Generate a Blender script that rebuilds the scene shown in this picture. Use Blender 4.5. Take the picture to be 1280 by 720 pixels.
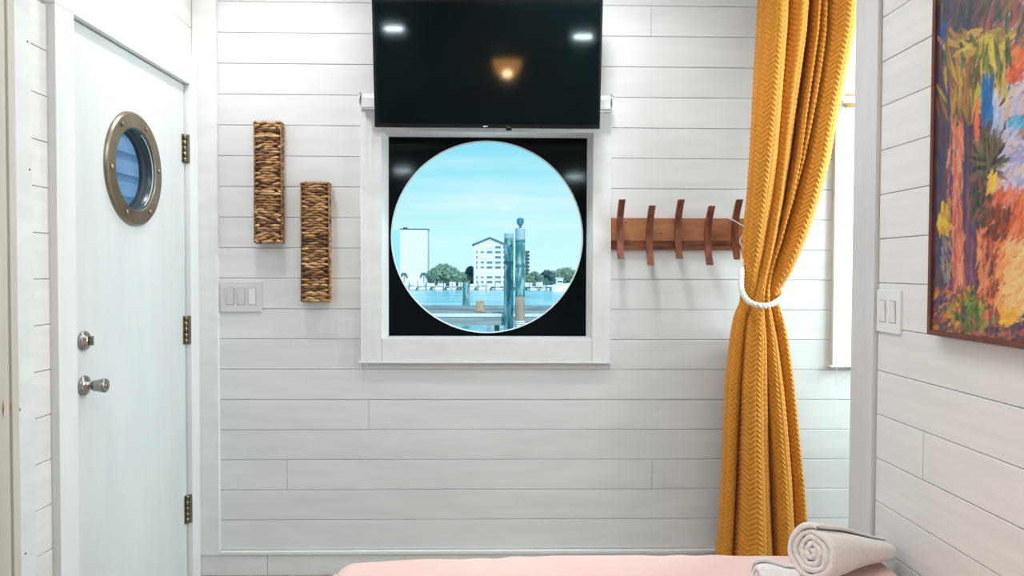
import bpy, bmesh, math, random
import numpy as np
from mathutils import Vector, Matrix
random.seed(7); rng = np.random.default_rng(7)
for o in list(bpy.data.objects): bpy.data.objects.remove(o)
S = bpy.context.scene; C = S.collection

# ---------------------------------------------------------------- camera
F = 930.0; CZ = 1.34
yc = Vector((-19, 23, -F)).normalized()
up = Vector((0.0030, 1, 0)); zc = (up - up.dot(yc)*yc).normalized(); xc = yc.cross(zc)
R3 = Matrix((xc, yc, zc))
cam = bpy.data.cameras.new('camera'); co = bpy.data.objects.new('camera', cam); C.objects.link(co)
co.matrix_world = Matrix.Translation((0, 0, CZ)) @ R3.to_4x4()
cam.sensor_fit = 'HORIZONTAL'; cam.angle = 2*math.atan(640/F); cam.clip_end = 2000; cam.clip_start = .05
S.camera = co
def P(px, py, ax, val):
    d = R3 @ Vector((px-640, 360-py, -F)); o = Vector((0, 0, CZ)); i = 'xyz'.index(ax)
    return o + d*((val-o[i])/d[i])

# ---------------------------------------------------------------- view, world, sun
S.view_settings.view_transform = 'Standard'; S.view_settings.look = 'None'
S.view_settings.gamma = 1; S.view_settings.use_curve_mapping = False; S.view_settings.exposure = -0.2
W = bpy.data.worlds.new('sky'); S.world = W; W.use_nodes = True
nt = W.node_tree; nt.nodes.clear()
def wn(t, **k):
    n = nt.nodes.new(t)
    for a, b in k.items(): setattr(n, a, b)
    return n
out = wn('ShaderNodeOutputWorld'); bg = wn('ShaderNodeBackground'); tc = wn('ShaderNodeTexCoord')
sp = wn('ShaderNodeSeparateXYZ'); ramp = wn('ShaderNodeValToRGB')
nt.links.new(tc.outputs['Generated'], sp.inputs[0]); nt.links.new(sp.outputs[2], ramp.inputs[0])
e = ramp.color_ramp.elements
e[0].position = 0.0; e[0].color = (.66, .93, .99, 1)
e[1].position = 1.0; e[1].color = (.05, .30, .62, 1)
m_ = e.new(.05); m_.color = (.60, .91, .99, 1)
m_ = e.new(.17); m_.color = (.27, .72, .87, 1)
m_ = e.new(.4); m_.color = (.14, .5, .8, 1)
mp = wn('ShaderNodeMapping'); mp.inputs['Scale'].default_value = (1.2, 1.2, 11); mp.inputs['Rotation'].default_value = (0, .09, 0)
mp.inputs['Location'].default_value = (.35, 0, .45)
no = wn('ShaderNodeTexNoise'); no.inputs['Scale'].default_value = 2.1; no.inputs['Detail'].default_value = 5
cr = wn('ShaderNodeValToRGB'); cr.color_ramp.elements[0].position = .48; cr.color_ramp.elements[1].position = .78
cr.color_ramp.elements[1].color = (.7, .7, .7, 1)
mx = wn('ShaderNodeMixRGB'); mx.inputs[2].default_value = (.93, .98, 1, 1)
nt.links.new(tc.outputs['Generated'], mp.inputs[0]); nt.links.new(mp.outputs[0], no.inputs['Vector']); nt.links.new(no.outputs[0], cr.inputs[0])
nt.links.new(cr.outputs[0], mx.inputs[0]); nt.links.new(ramp.outputs[0], mx.inputs[1]); nt.links.new(mx.outputs[0], bg.inputs[0])
bg.inputs[1].default_value = 1.22; nt.links.new(bg.outputs[0], out.inputs[0])

def light(name, kind, loc, energy, col, rot=(0, 0, 0), **k):
    l = bpy.data.lights.new(name, kind); l.energy = energy; l.color = col
    for a, b in k.items(): setattr(l, a, b)
    o = bpy.data.objects.new(name, l); o.location = loc; o.rotation_euler = rot; C.objects.link(o); return o
light('sun', 'SUN', (0, 0, 20), 3.9, (1, .97, .92), (math.radians(48), 0, math.radians(16)), angle=.01)
DLS = [(-.95, 2.72), (.35, 2.72), (1.75, 2.72)]      # two recessed ceiling lights in front of the window wall
for x, y in DLS: light('downlight_lamp', 'AREA', (x, y, 2.70), 9.0 if x < 1 else 4, (1, .98, .96), (0, 0, 0), shape='DISK', size=.15, spread=math.radians(165))
light('rear_ceiling_fill', 'AREA', (0, -.05, 2.735), 13, (1, .985, .97), (0, 0, 0), shape='DISK', size=.7)  # added fill light under the rear ceiling, no fixture built
light('ceiling_fill', 'AREA', (0, 1.2, 2.735), 17, (1, .985, .97), (0, 0, 0), shape='DISK', size=.8)  # second unseen fill at the ceiling, added to lift the walls
light('alcove_side_fill', 'AREA', (2.5, 2.7, 1.75), 82, (1, .985, .98), (0, math.radians(90), 0), shape='RECTANGLE', size=1.3, size_y=.9)  # added fill that brightens the alcove from its unseen side

# ---------------------------------------------------------------- materials
def mat(name, col, rough=.5, metal=0, col2=None, scale=(1, 1, 1), nscale=5, lo=.35, hi=.65, bump=0, bdist=.002, attr=None, coord='Object',
        spec=.5, detail=6, emit=None, estr=0, rand=0, trans=0, coat=0, sheen=0):
    m = bpy.data.materials.new(name); m.use_nodes = True; n = m.node_tree.nodes; L = m.node_tree.links; b = n['Principled BSDF']
    b.inputs['Roughness'].default_value = rough; b.inputs['Metallic'].default_value = metal
    b.inputs['Specular IOR Level'].default_value = spec; b.inputs['Base Color'].default_value = (*col, 1)
    b.inputs['Coat Weight'].default_value = coat; b.inputs['Sheen Weight'].default_value = sheen
    src = None
    if coord == 'World': c = n.new('ShaderNodeNewGeometry').outputs['Position']
    else: c = n.new('ShaderNodeTexCoord').outputs[coord]
    if attr:
        a = n.new('ShaderNodeAttribute'); a.attribute_name = attr; src = a.outputs['Color']
    mpn = n.new('ShaderNodeMapping'); mpn.inputs['Scale'].default_value = scale; L.new(c, mpn.inputs[0])
    tx = n.new('ShaderNodeTexNoise'); tx.inputs['Scale'].default_value = nscale; tx.inputs['Detail'].default_value = detail; L.new(mpn.outputs[0], tx.inputs['Vector'])
    if col2 is not None:
        r = n.new('ShaderNodeMapRange'); r.inputs['From Min'].default_value = lo; r.inputs['From Max'].default_value = hi; L.new(tx.outputs[0], r.inputs[0])
        x = n.new('ShaderNodeMixRGB'); L.new(r.outputs[0], x.inputs[0]); x.inputs[1].default_value = (*col, 1); x.inputs[2].default_value = (*col2, 1)
        if src:
            y = n.new('ShaderNodeMixRGB'); y.blend_type = 'MULTIPLY'; y.inputs[0].default_value = 1; L.new(src, y.inputs[1]); L.new(x.outputs[0], y.inputs[2]); src = y.outputs[0]
        else: src = x.outputs[0]
    if rand and src:
        oi = n.new('ShaderNodeObjectInfo'); r = n.new('ShaderNodeMapRange'); r.inputs['To Min'].default_value = 1-rand; L.new(oi.outputs['Random'], r.inputs[0])
        y = n.new('ShaderNodeMixRGB'); y.blend_type = 'MULTIPLY'; y.inputs[0].default_value = 1; L.new(src, y.inputs[1]); L.new(r.outputs[0], y.inputs[2]); src = y.outputs[0]
    if src: L.new(src, b.inputs['Base Color'])
    if bump:
        bp = n.new('ShaderNodeBump'); bp.inputs['Strength'].default_value = bump; bp.inputs['Distance'].default_value = bdist
        L.new(tx.outputs[0], bp.inputs['Height']); L.new(bp.outputs[0], b.inputs['Normal'])
    if emit: b.inputs['Emission Color'].default_value = (*emit, 1); b.inputs['Emission Strength'].default_value = estr
    return m
def knots(m, scale, dens=.06, col=(.55, .53, .50), amt=.5, coordscale=(1, 1, 1)):
    """small grey knots showing through white paint"""
    n = m.node_tree.nodes; L = m.node_tree.links; b = n['Principled BSDF']; old = b.inputs['Base Color'].links[0].from_socket
    g = n.new('ShaderNodeNewGeometry'); mpn = n.new('ShaderNodeMapping'); mpn.inputs['Scale'].default_value = coordscale; L.new(g.outputs['Position'], mpn.inputs[0])
    v = n.new('ShaderNodeTexVoronoi'); v.inputs['Scale'].default_value = scale; L.new(mpn.outputs[0], v.inputs['Vector'])
    r = n.new('ShaderNodeMapRange'); r.inputs['From Min'].default_value = dens*.3; r.inputs['From Max'].default_value = dens; r.inputs['To Min'].default_value = amt; r.inputs['To Max'].default_value = 0
    L.new(v.outputs['Distance'], r.inputs[0]); x = n.new('ShaderNodeMixRGB'); L.new(r.outputs[0], x.inputs[0]); L.new(old, x.inputs[1]); x.inputs[2].default_value = (*col, 1)
    L.new(x.outputs[0], b.inputs['Base Color'])
M = {}
M['plank'] = mat('white_painted_plank', (.775, .79, .80), .42, col2=(.725, .74, .75), scale=(1.2, 1.2, 7), nscale=3, coord='World', bump=.12, rand=.05)
knots(M['plank'], 3.0, .055, (.50, .50, .48), .42, (1, .0, 1.8))
M['plank_side'] = mat('white_painted_side_plank', (.83, .815, .80), .42, col2=(.77, .76, .745), scale=(.6, .6, 9), nscale=4, coord='World', bump=.12, rand=.03)
knots(M['plank_side'], 2.6, .05, (.5, .5, .48), .35, (0, 1, 1.8))
M['backing'] = mat('wall_backing', (.50, .50, .49), .8)
M['door_paint'] = mat('grey_white_door_paint', (.69, .715, .735), .38, col2=(.65, .675, .695), scale=(3, 3, .8), nscale=3, coord='World', bump=.05)
M['edge_paint'] = mat('beige_grey_edge_paint', (.62, .585, .54), .5, col2=(.55, .51, .46), scale=(3, 3, .6), nscale=4, coord='World', bump=.1)
M['paint'] = mat('white_satin_paint', (.80, .82, .83), .35, col2=(.76, .78, .79), scale=(3, 3, .8), nscale=3, coord='World', bump=.05)
M['trim'] = mat('white_trim_paint', (.80, .82, .825), .36, col2=(.74, .755, .76), scale=(2, 2, 6), nscale=3, coord='World', bump=.08)
knots(M['trim'], 3.2, .05, (.6, .58, .52), .4, (1, 1, 1))
M['post'] = mat('grey_white_trim_paint', (.68, .68, .69), .4, col2=(.63, .63, .64), scale=(3, 3, .6), nscale=4, coord='World', bump=.08)
M['ceil'] = mat('ceiling_paint', (.8, .8, .79), .8, col2=(.77, .77, .76))
M['floor'] = mat('grey_floor_boards', (.30, .27, .24), .5, col2=(.42, .39, .35), scale=(6, .6, 1), nscale=5, coord='World', bump=.1)
M['black_gloss'] = mat('black_glossy_panel', (.004, .006, .008), .07, col2=(.005, .008, .010), spec=.15)
M['screen'] = mat('tv_screen', (.002, .004, .006), .055, col2=(.003, .006, .008), spec=.45)
M['bezel'] = mat('tv_bezel', (.006, .006, .007), .22, col2=(.008, .008, .01))
M['plastic'] = mat('white_plastic', (.80, .81, .82), .3, col2=(.78, .79, .80))
M['plastic_grey'] = mat('light_grey_plastic', (.66, .67, .68), .32, col2=(.64, .65, .66))
M['slot'] = mat('switch_slot_grey', (.35, .35, .36), .6, col2=(.3, .3, .31))
M['blind'] = mat('roller_blind_cloth', (.78, .8, .79), .6, col2=(.74, .76, .75), nscale=60, bump=.1)
M['alu'] = mat('satin_aluminium', (.72, .76, .76), .25, 1, col2=(.66, .70, .70))
M['nickel'] = mat('brushed_nickel', (.42, .41, .38), .24, 1, col2=(.34, .33, .30), nscale=30)
M['brass'] = mat('aged_brass', (.36, .32, .24), .33, 1, col2=(.27, .235, .17), nscale=7, bump=.1)
M['cord'] = mat('white_cord', (.72, .73, .72), .6, col2=(.65, .66, .65), nscale=200)
M['rope'] = mat('white_cotton_rope', (.84, .82, .76), .85, col2=(.74, .72, .66), nscale=120, bump=.3)
M['walnut'] = mat('walnut_wood', (.13, .032, .016), .42, col2=(.32, .10, .04), scale=(6, 6, 1.1), nscale=7, bump=.15, rand=.25)
M['cherry'] = mat('light_cherry_wood', (.46, .20, .095), .42, col2=(.30, .115, .05), scale=(1.1, 6, 7), nscale=5, lo=.3, hi=.75, bump=.1)
M['dark_strip'] = mat('dark_walnut_strip', (.26, .095, .045), .42, col2=(.10, .03, .016), scale=(1.2, 6, 9), nscale=6, lo=.4, hi=.6, bump=.1)
M['pink'] = mat('pink_cotton', (.86, .62, .58), .85, col2=(.83, .58, .535), nscale=4, bump=.2, bdist=.004, sheen=.2)
M['mattress'] = mat('mattress_cloth', (.8, .78, .75), .9, col2=(.75, .73, .7), nscale=50, bump=.2)
M['bedwood'] = mat('bed_base_wood', (.35, .22, .13), .5, col2=(.25, .15, .08), scale=(1, 8, 8))
M['towel'] = mat('white_terry_towel', (.85, .825, .80), .95, col2=(.76, .73, .71), nscale=160, bump=.7, bdist=.002, sheen=.3)
M['towel_b'] = mat('bright_white_towel', (.86, .85, .84), .95, col2=(.78, .77, .76), nscale=160, bump=.7, bdist=.002, sheen=.3)
M['frame_wood'] = mat('mahogany_frame', (.17, .05, .025), .35, col2=(.10, .03, .015), scale=(6, 6, 1), nscale=8)
M['canvas'] = mat('oil_paint', (.92, .92, .92), .38, col2=(.9, .9, .9), nscale=60, attr='Col', bump=.5, bdist=.003, scale=(1, 1, 1))
M['wicker'] = mat('wicker', (1, 1, 1), .5, col2=(.55, .5, .45), nscale=40, attr='Col', bump=.3, scale=(1, 1, 4))
M['wicker_dark'] = mat('wicker_shadow', (.10, .05, .022), .8, col2=(.06, .03, .013))
M['curtain'] = mat('mustard_knit', (.68, .275, .016), .8, col2=(.55, .20, .010), nscale=300, bump=.3, bdist=.001, sheen=.15)
M['rust'] = mat('rust', (.35, .2, .08), .8, col2=(.2, .1, .04), nscale=60)
M['dark'] = mat('dark_hole', (.03, .03, .03), .6, col2=(.05, .05, .05))
M['sleeve'] = mat('dark_blue_sleeve', (.02, .05, .07), .3, col2=(.03, .07, .09))
M['ring'] = mat('pale_rim', (.72, .82, .86), .3, col2=(.66, .76, .80))
M['siding'] = mat('backdrop_blue', (.42, .47, .56), .5, col2=(.38, .43, .52), nscale=3, scale=(1, 1, 6))
# exterior
M['piling'] = mat('weathered_teal_piling', (.04, .18, .19), .8, col2=(.34, .50, .49), scale=(4, 4, .8), nscale=2, lo=.42, hi=.62, bump=.4, bdist=.03)
M['pilingcap'] = mat('pale_piling_sleeve', (.40, .52, .57), .7, col2=(.34, .45, .50))
M['pilingband'] = mat('dark_piling_band', (.03, .16, .18), .7, col2=(.05, .22, .24))
M['pilingbase'] = mat('bare_wood_piling_foot', (.46, .33, .23), .85, col2=(.28, .22, .17), scale=(4, 4, .5), nscale=2, bump=.4)
M['dockwood'] = mat('weathered_dock_wood', (.42, .44, .44), .85, col2=(.24, .28, .30), scale=(.4, 3, 3), nscale=2, bump=.3, rand=.3)
M['dockedge'] = mat('bleached_dock_edge', (.80, .82, .82), .8, col2=(.55, .6, .62), scale=(.4, 3, 3), nscale=2)
M['dockface'] = mat('dark_dock_face', (.22, .26, .28), .85, col2=(.34, .37, .38), scale=(.3, 3, 3), nscale=2)
M['postwood'] = mat('brown_post_wood', (.60, .42, .28), .85, col2=(.36, .25, .17), nscale=6)
M['solar'] = mat('blue_lantern', (.05, .18, .26), .3, col2=(.08, .25, .33))
M['stucco'] = mat('white_stucco', (.80, .80, .80), .8, col2=(.77, .77, .77))
M['stucco_shade'] = mat('shaded_stucco', (.35, .66, .74), .8, col2=(.33, .62, .70))  # shaded copy of the white stucco, blue shade put into the colour
M['winglass'] = mat('far_window_glass', (.10, .25, .32), .2, col2=(.16, .33, .40), rand=.4)
M['roofdark'] = mat('dark_roof_edge', (.03, .07, .09), .7, col2=(.04, .09, .11))
M['foliage'] = mat('grey_green_foliage', (.10, .20, .16), .8, col2=(.26, .38, .28), nscale=1.2, coord='World', bump=.5, bdist=.2)
M['foliage_dark'] = mat('dark_foliage', (.04, .12, .15), .8, col2=(.10, .22, .22), nscale=1.5, coord='World', bump=.5, bdist=.2)
M['seawall'] = mat('dark_seawall', (.05, .12, .14), .9, col2=(.12, .2, .22), nscale=1)
M['ground'] = mat('pale_quay', (.6, .62, .6), .9, col2=(.5, .52, .5), nscale=1)
M['boatwhite'] = mat('white_boat_hull', (.82, .84, .84), .4, col2=(.76, .78, .78))
M['boatdark'] = mat('boat_cabin_glass', (.06, .15, .18), .3, col2=(.1, .2, .24))
M['bark'] = mat('palm_bark', (.3, .28, .24), .9, col2=(.2, .18, .15))
wm = mat('river_water', (.14, .50, .62), .2, col2=(.42, .76, .82), scale=(.12, .5, 1), nscale=1.4, coord='World', bump=1.0, bdist=.5, lo=.4, hi=.62)
M['water'] = wm
def emis(name, col, s):
    return mat(name, col, .5, emit=col, estr=s, col2=col)
M['led'] = emis('downlight_lens', (1, .98, .95), 9)
M['tube'] = emis('lit_tube', (.75, .95, 1), 170)
M['bulb'] = emis('bare_bulb_glow', (1, .72, .40), 60)
M['warm'] = emis('warm_lamp_glow', (1, .46, .13), 9)
def glass(name, tint, refl=.5, rough=0):
    m = bpy.data.materials.new(name); m.use_nodes = True; n = m.node_tree.nodes; L = m.node_tree.links; n.clear()
    o = n.new('ShaderNodeOutputMaterial'); t = n.new('ShaderNodeBsdfTransparent'); t.inputs[0].default_value = (*tint, 1)
    g = n.new('ShaderNodeBsdfGlossy'); g.inputs['Roughness'].default_value = rough; f = n.new('ShaderNodeFresnel'); f.inputs[0].default_value = 1.45
    mu = n.new('ShaderNodeMath'); mu.operation = 'MULTIPLY'; mu.inputs[1].default_value = refl; L.new(f.outputs[0], mu.inputs[0]); ge = n.new('ShaderNodeNewGeometry'); iv = n.new('ShaderNodeMath'); iv.operation = 'SUBTRACT'; iv.inputs[0].default_value = 1; L.new(ge.outputs['Backfacing'], iv.inputs[1]); m2 = n.new('ShaderNodeMath'); m2.operation = 'MULTIPLY'; L.new(mu.outputs[0], m2.inputs[0]); L.new(iv.outputs[0], m2.inputs[1]); mu = m2
    x = n.new('ShaderNodeMixShader'); L.new(mu.outputs[0], x.inputs[0]); L.new(t.outputs[0], x.inputs[1]); L.new(g.outputs[0], x.inputs[2]); L.new(x.outputs[0], o.inputs[0]); return m
M['glass'] = glass('window_glass', (.90, 1.0, 1.0), .08)
M['glass_door'] = glass('porthole_glass', (.75, .85, .95), 1.0)

# ---------------------------------------------------------------- mesh helpers
def link(name, me, parent=None, **props):
    o = bpy.data.objects.new(name, me); C.objects.link(o)
    if parent is not None:
        o.parent = parent; o.matrix_parent_inverse = Matrix.Translation(parent.location).inverted() if parent.type == 'EMPTY' or parent.location.length else Matrix()
    for k, v in props.items(): o[k] = v
    return o
class MB:
    def __init__(s): s.v = []; s.f = []; s.c = []; s.sm = []
    def add(s, vs, fs, col=None, smooth=False):
        b = len(s.v); s.v += [tuple(v) for v in vs]; s.f += [tuple(i+b for i in f) for f in fs]; s.c += [col]*len(fs); s.sm += [smooth]*len(fs)
    def box(s, x0, x1, y0, y1, z0, z1, col=None):
        x0, x1 = sorted((x0, x1)); y0, y1 = sorted((y0, y1)); z0, z1 = sorted((z0, z1))
        s.add([(x0,y0,z0),(x1,y0,z0),(x1,y1,z0),(x0,y1,z0),(x0,y0,z1),(x1,y0,z1),(x1,y1,z1),(x0,y1,z1)],
              [(0,3,2,1),(4,5,6,7),(0,1,5,4),(1,2,6,5),(2,3,7,6),(3,0,4,7)], col)
    def tube(s, pts, r, n=8, col=None, closed=False, cap=True):
        pts = [Vector(p) for p in pts]; N = len(pts); rs = r if hasattr(r, '__len__') else [r]*N; rings = []
        ref = None
        for i, p in enumerate(pts):
            if closed: t = (pts[(i+1)%N]-pts[i-1]).normalized()
            else: t = (pts[min(i+1, N-1)]-pts[max(i-1, 0)]).normalized()
            if ref is None: ref = t.orthogonal().normalized()
            a = (ref-ref.dot(t)*t).normalized(); ref = a; b = t.cross(a)
            rings.append([p+rs[i]*(math.cos(2*math.pi*k/n)*a+math.sin(2*math.pi*k/n)*b) for k in range(n)])
        vs = [v for rr in rings for v in rr]; fs = []
        for i in range(N if closed else N-1):
            j = (i+1) % N
            for k in range(n): fs.append((i*n+k, i*n+(k+1)%n, j*n+(k+1)%n, j*n+k))
        if cap and not closed: fs += [tuple(range(n-1, -1, -1)), tuple((N-1)*n+k for k in range(n))]
        s.add(vs, fs, col, True)
    def lathe(s, o, axis, prof, n=32, col=None, smooth=True, a0=0):
        """prof: (distance along axis, radius)"""
        o = Vector(o); t = Vector(axis).normalized(); a = t.orthogonal().normalized()
        if abs(t.z) < .9: a = Vector((0, 0, 1)).cross(t).normalized()
        b = t.cross(a); vs = []; fs = []
        for d, r in prof:
            for k in range(n):
                w = 2*math.pi*k/n+a0; vs.append(o+t*d+max(r, 1e-5)*(math.cos(w)*a+math.sin(w)*b))
        for i in range(len(prof)-1):
            for k in range(n): fs.append((i*n+k, i*n+(k+1)%n, (i+1)*n+(k+1)%n, (i+1)*n+k))
        s.add(vs, fs, col, smooth)
    def build(s, name, m, parent=None, bevel=0, **props):
        me = bpy.data.meshes.new(name); me.from_pydata(s.v, [], s.f); me.materials.append(m)
        me.polygons.foreach_set('use_smooth', s.sm)
        if any(c is not None for c in s.c):
            at = me.color_attributes.new('Col', 'FLOAT_COLOR', 'CORNER'); buf = []
            for f, c in zip(s.f, s.c): buf += list((*(c or (1, 1, 1)), 1))*len(f)
            at.data.foreach_set('color', buf)
        me.update()
        if bevel:
            bm = bmesh.new(); bm.from_mesh(me); bmesh.ops.remove_doubles(bm, verts=bm.verts, dist=1e-6)
            bmesh.ops.recalc_face_normals(bm, faces=bm.faces)
            bmesh.ops.bevel(bm, geom=[e for e in bm.edges if e.is_manifold and e.calc_face_angle(0) > .6], offset=bevel, segments=2, profile=.6, affect='EDGES'); bm.to_mesh(me); bm.free()
        return link(name, me, parent, **props)
def box(name, m, x0, x1, y0, y1, z0, z1, parent=None, bevel=0, **props):
    b = MB(); b.box(x0, x1, y0, y1, z0, z1); return b.build(name, m, parent, bevel, **props)
def thing(name, label, cat, loc=(0, 0, 0), group=None):
    o = bpy.data.objects.new(name, None); C.objects.link(o); o.location = loc; o.empty_display_size = .05
    o['label'] = label; o['category'] = cat
    if group: o['group'] = group
    return o
ST = dict(kind='structure')

# ---------------------------------------------------------------- dimensions
YB = 3.26; XL = -1.31; XR = 1.156; TOP = 2.75; XA = 2.4; YF = -2.2
g_top = P(450, 42, 'y', YB).z; g_bot = P(450, 687, 'y', YB).z; PITCH = (g_top-g_bot)/17
BT = .012                      # plank thickness

def plank(parent, axis, plane, a0, a1, z0, z1, m, sgn):
    """a painted board: face on 'plane', long direction a; groove edges eased"""
    g = .0009; e = .0018; j = random.uniform(-.0006, .0006); pl = plane+j*sgn
    z0 += g; z1 -= g; back = plane+sgn*BT
    prof = [(back, z0), (pl+sgn*e, z0), (pl, z0+e), (pl, z1-e), (pl+sgn*e, z1), (back, z1)]
    if axis == 'y': vs = [(a, p, z) for a in (a0+.0008, a1-.0008) for p, z in prof]
    else: vs = [(p, a, z) for a in (a0+.0008, a1-.0008) for p, z in prof]
    n = 6; fs = [(i, (i+1) % n, n+(i+1) % n, n+i) for i in range(n)]+[tuple(range(n)), tuple(range(2*n-1, n-1, -1))]
    b = MB(); b.add(vs, fs); o = b.build('plank', m, parent)
    bm = bmesh.new(); bm.from_mesh(o.data); bmesh.ops.recalc_face_normals(bm, faces=bm.faces); bm.to_mesh(o.data); bm.free()
    return o

# ---------------------------------------------------------------- room shell
# window openings in back wall
wx0 = P(478, 300, 'y', YB).x; wx1 = P(740, 300, 'y', YB).x; wz0 = P(610, 423, 'y', YB).z; wz1 = P(610, 166, 'y', YB).z
vx0 = P(1066, 300, 'y', YB).x+.02; vx1 = vx0+.80; vz0 = wz0-.02; vz1 = wz1
wb = MB()
Yb0, Yb1 = YB+BT, YB+.14
cuts = sorted([(XL-.1, wx0), (wx1, vx0), (vx1, XA+.1)])
for a, b in cuts: wb.box(a, b, Yb0, Yb1, -.05, TOP+.1)
for a, b, c, d in ((wx0, wx1, wz0, wz1), (vx0, vx1, vz0, vz1)):
    wb.box(a, b, Yb0, Yb1, -.05, c); wb.box(a, b, Yb0, Yb1, d, TOP+.1)
wall_back = wb.build('wall_back', M['backing'], None, **ST)
# planks on the back wall
cx_l = P(274, 350, 'y', YB).x
ocx0, ocx1 = P(452, 300, 'y', YB).x, P(763, 300, 'y', YB).x; ocz0 = P(610, 451, 'y', YB).z; ocz1 = P(610, 135, 'y', YB).z
rcx0 = P(1040, 300, 'y', YB).x; rcz0 = P(1050, 456, 'y', YB).z; rcz1 = P(1050, 118, 'y', YB).z
joints = {359: 573, 461: 497, 814: 7, 816: 311, 815: 573}
rows = []; z = g_bot
while z < TOP: rows.append((z, min(z+PITCH, TOP))); z += PITCH
for z0, z1 in rows:
    cuts = [cx_l-.01]
    for jx, jy in joints.items():
        p = P(jx, jy+12, 'y', YB)
        if z0 < p.z < z1: cuts.append(p.x)
    cuts.append(XA); cuts.sort(); zm0, zm1 = z0+.01, z1-.01
    holes = []
    if zm1 > ocz0+.0 and zm0 < ocz1: holes.append((ocx0, ocx1, ocz0, ocz1))
    if zm1 > rcz0+.0 and zm0 < rcz1: holes.append((rcx0, vx1+.09, rcz0, rcz1))
    segs = [(cuts[i], cuts[i+1], z0, z1) for i in range(len(cuts)-1)]
    for hx0, hx1, hz0, hz1 in holes:
        new = []
        for a, b, c, d in segs:
            if b <= hx0 or a >= hx1: new.append((a, b, c, d)); continue
            if a < hx0: new.append((a, hx0, c, d))
            if b > hx1: new.append((hx1, b, c, d))
            if c < hz0-.012: new.append((max(a, hx0), min(b, hx1), c, hz0))
            if d > hz1+.012: new.append((max(a, hx0), min(b, hx1), hz1, d))
        segs = new
    for a, b, c, d in segs:
        if b-a > .01 and d-c > .008: plank(wall_back, 'y', YB, a, b, c, d, M['plank'], 1)
# corner trim, baseboard
cb = MB(); z_bt = P(400, 693, 'y', YB-.012).z
box('trim_1', M['trim'], XL, cx_l, YB-.018, Yb0, z_bt, TOP, None, .0015, **ST)
bj = P(334, 700, 'y', YB-.014).x
bb = box('baseboard_back', M['trim'], XL, bj-.001, YB-.014, Yb0, 0, z_bt-.001, None, .0015, **ST)
box('board', M['trim'], bj+.001, XA, YB-.013, Yb0, 0, z_bt-.001, bb, .0015)
box('trim_2', M['paint'], cx_l+.001, XA, YB-.019, Yb0, z_bt, g_bot-.001, None, .002, **ST)
# floor, ceiling
fl = box('floor', M['floor'], XL-.1, XA+.1, YF-.1, YB+.14, -.06, 0, None, **ST)
box('ceiling', M['ceil'], XL-.1, XA+.1, YF-.1, YB+.14, TOP, TOP+.08, None, **ST)
# left wall with the door hole
dY0, dY1 = P(86, 340, 'x', XL).y, P(231.5, 340, 'x', XL).y; dZ1 = P(231.5, 106, 'x', XL).z
lw = MB(); X0 = XL-BT
lw.box(X0-.12, X0, YF, dY0, 0, TOP); lw.box(X0-.12, X0, dY1, YB+.14, 0, TOP); lw.box(X0-.12, X0, dY0, dY1, dZ1, TOP)
wall_left = lw.build('wall_left', M['backing'], None, **ST)
zl = P(50, 349, 'x', XL).z
pY = P(40, 350, 'x', XL).y
zz = zl-PITCH*math.floor(zl/PITCH)-PITCH
cY0 = P(65, 350, 'x', XL).y
hz1 = P(227, 67, 'x', XL).z
while zz < TOP:
    a, b = max(zz, 0), min(zz+PITCH, TOP)
    if b-a > .01:
        if a > dZ1-.02: plank(wall_left, 'x', XL, pY-.2, YB-.018, max(a, hz1-.02), b, M['plank_side'], -1) if b > hz1 else plank(wall_left, 'x', XL, pY-.2, cY0-.008, a, b, M['plank_side'], -1)
        if not (a > dZ1-.02 and b > hz1): plank(wall_left, 'x', XL, pY-.2, cY0-.008, a, b, M['plank_side'], -1)
        plank(wall_left, 'x', XL, YF, pY-.45, a, b, M['plank_side'], -1)
    zz += PITCH
# right partition
box('wall_right', M['backing'], XR+BT, XR+.10, YF, P(1065, 340, 'x', XR).y, 0, TOP, None, **ST)
wall_right = bpy.data.objects['wall_right']
zr = P(1098, 353.6, 'x', XR).z; pe = P(1098, 340, 'x', XR).y
zz = zr-PITCH*math.floor(zr/PITCH)-PITCH; k = 0
while zz < TOP:
    a, b = max(zz, 0), min(zz+PITCH, TOP); jy = {3: .9, 6: 1.98, 8: 1.2, 12: .7}.get(k)
    if b-a > .01:
        if jy: plank(wall_right, 'x', XR, YF, jy, a, b, M['plank_side'], 1); plank(wall_right, 'x', XR, jy, pe-.003, a, b, M['plank_side'], 1)
        else: plank(wall_right, 'x', XR, YF, pe-.003, a, b, M['plank_side'], 1)
    zz += PITCH; k += 1
pe2 = P(1065, 340, 'x', XR-.013).y
box('trim_3', M['post'], XR-.013, XR+.115, pe, pe2, 0, TOP, None, .0015, **ST)
# rest of the shell
rw = MB(); rw.box(XA, XA+.1, YF, 2.2, 0, TOP); rw.box(XA, XA+.1, 3.15, YB+.14, 0, TOP); rw.box(XA, XA+.1, 2.2, 3.15, 0, 1.1); rw.box(XA, XA+.1, 2.2, 3.15, 2.4, TOP)
rw.build('wall_alcove', M['paint'], None, **ST)
w3 = box('added_window_3', M['trim'], XA-.01, XA+.03, 2.14, 2.2, 1.04, 2.46, None, .002, **ST)  # unseen window added as an opening for the alcove fill
box('window_side', M['trim'], XA-.01, XA+.03, 3.15, 3.21, 1.04, 2.46, w3); box('window_sill', M['trim'], XA-.01, XA+.03, 2.2, 3.15, 1.04, 1.1, w3); box('window_head', M['trim'], XA-.01, XA+.03, 2.2, 3.15, 2.4, 2.46, w3)
box('pane', M['glass'], XA+.05, XA+.055, 2.2, 3.15, 1.1, 2.4, w3)
M['rear'] = mat('screen_reflection_teal', (.10, .19, .20), .7, col2=(.08, .16, .17))  # unseen wall, coloured dark teal for its reflection in the screen
box('wall_front', M['rear'], XL-.1, XA+.1, YF-.1, YF, 0, TOP, None, **ST)

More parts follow.
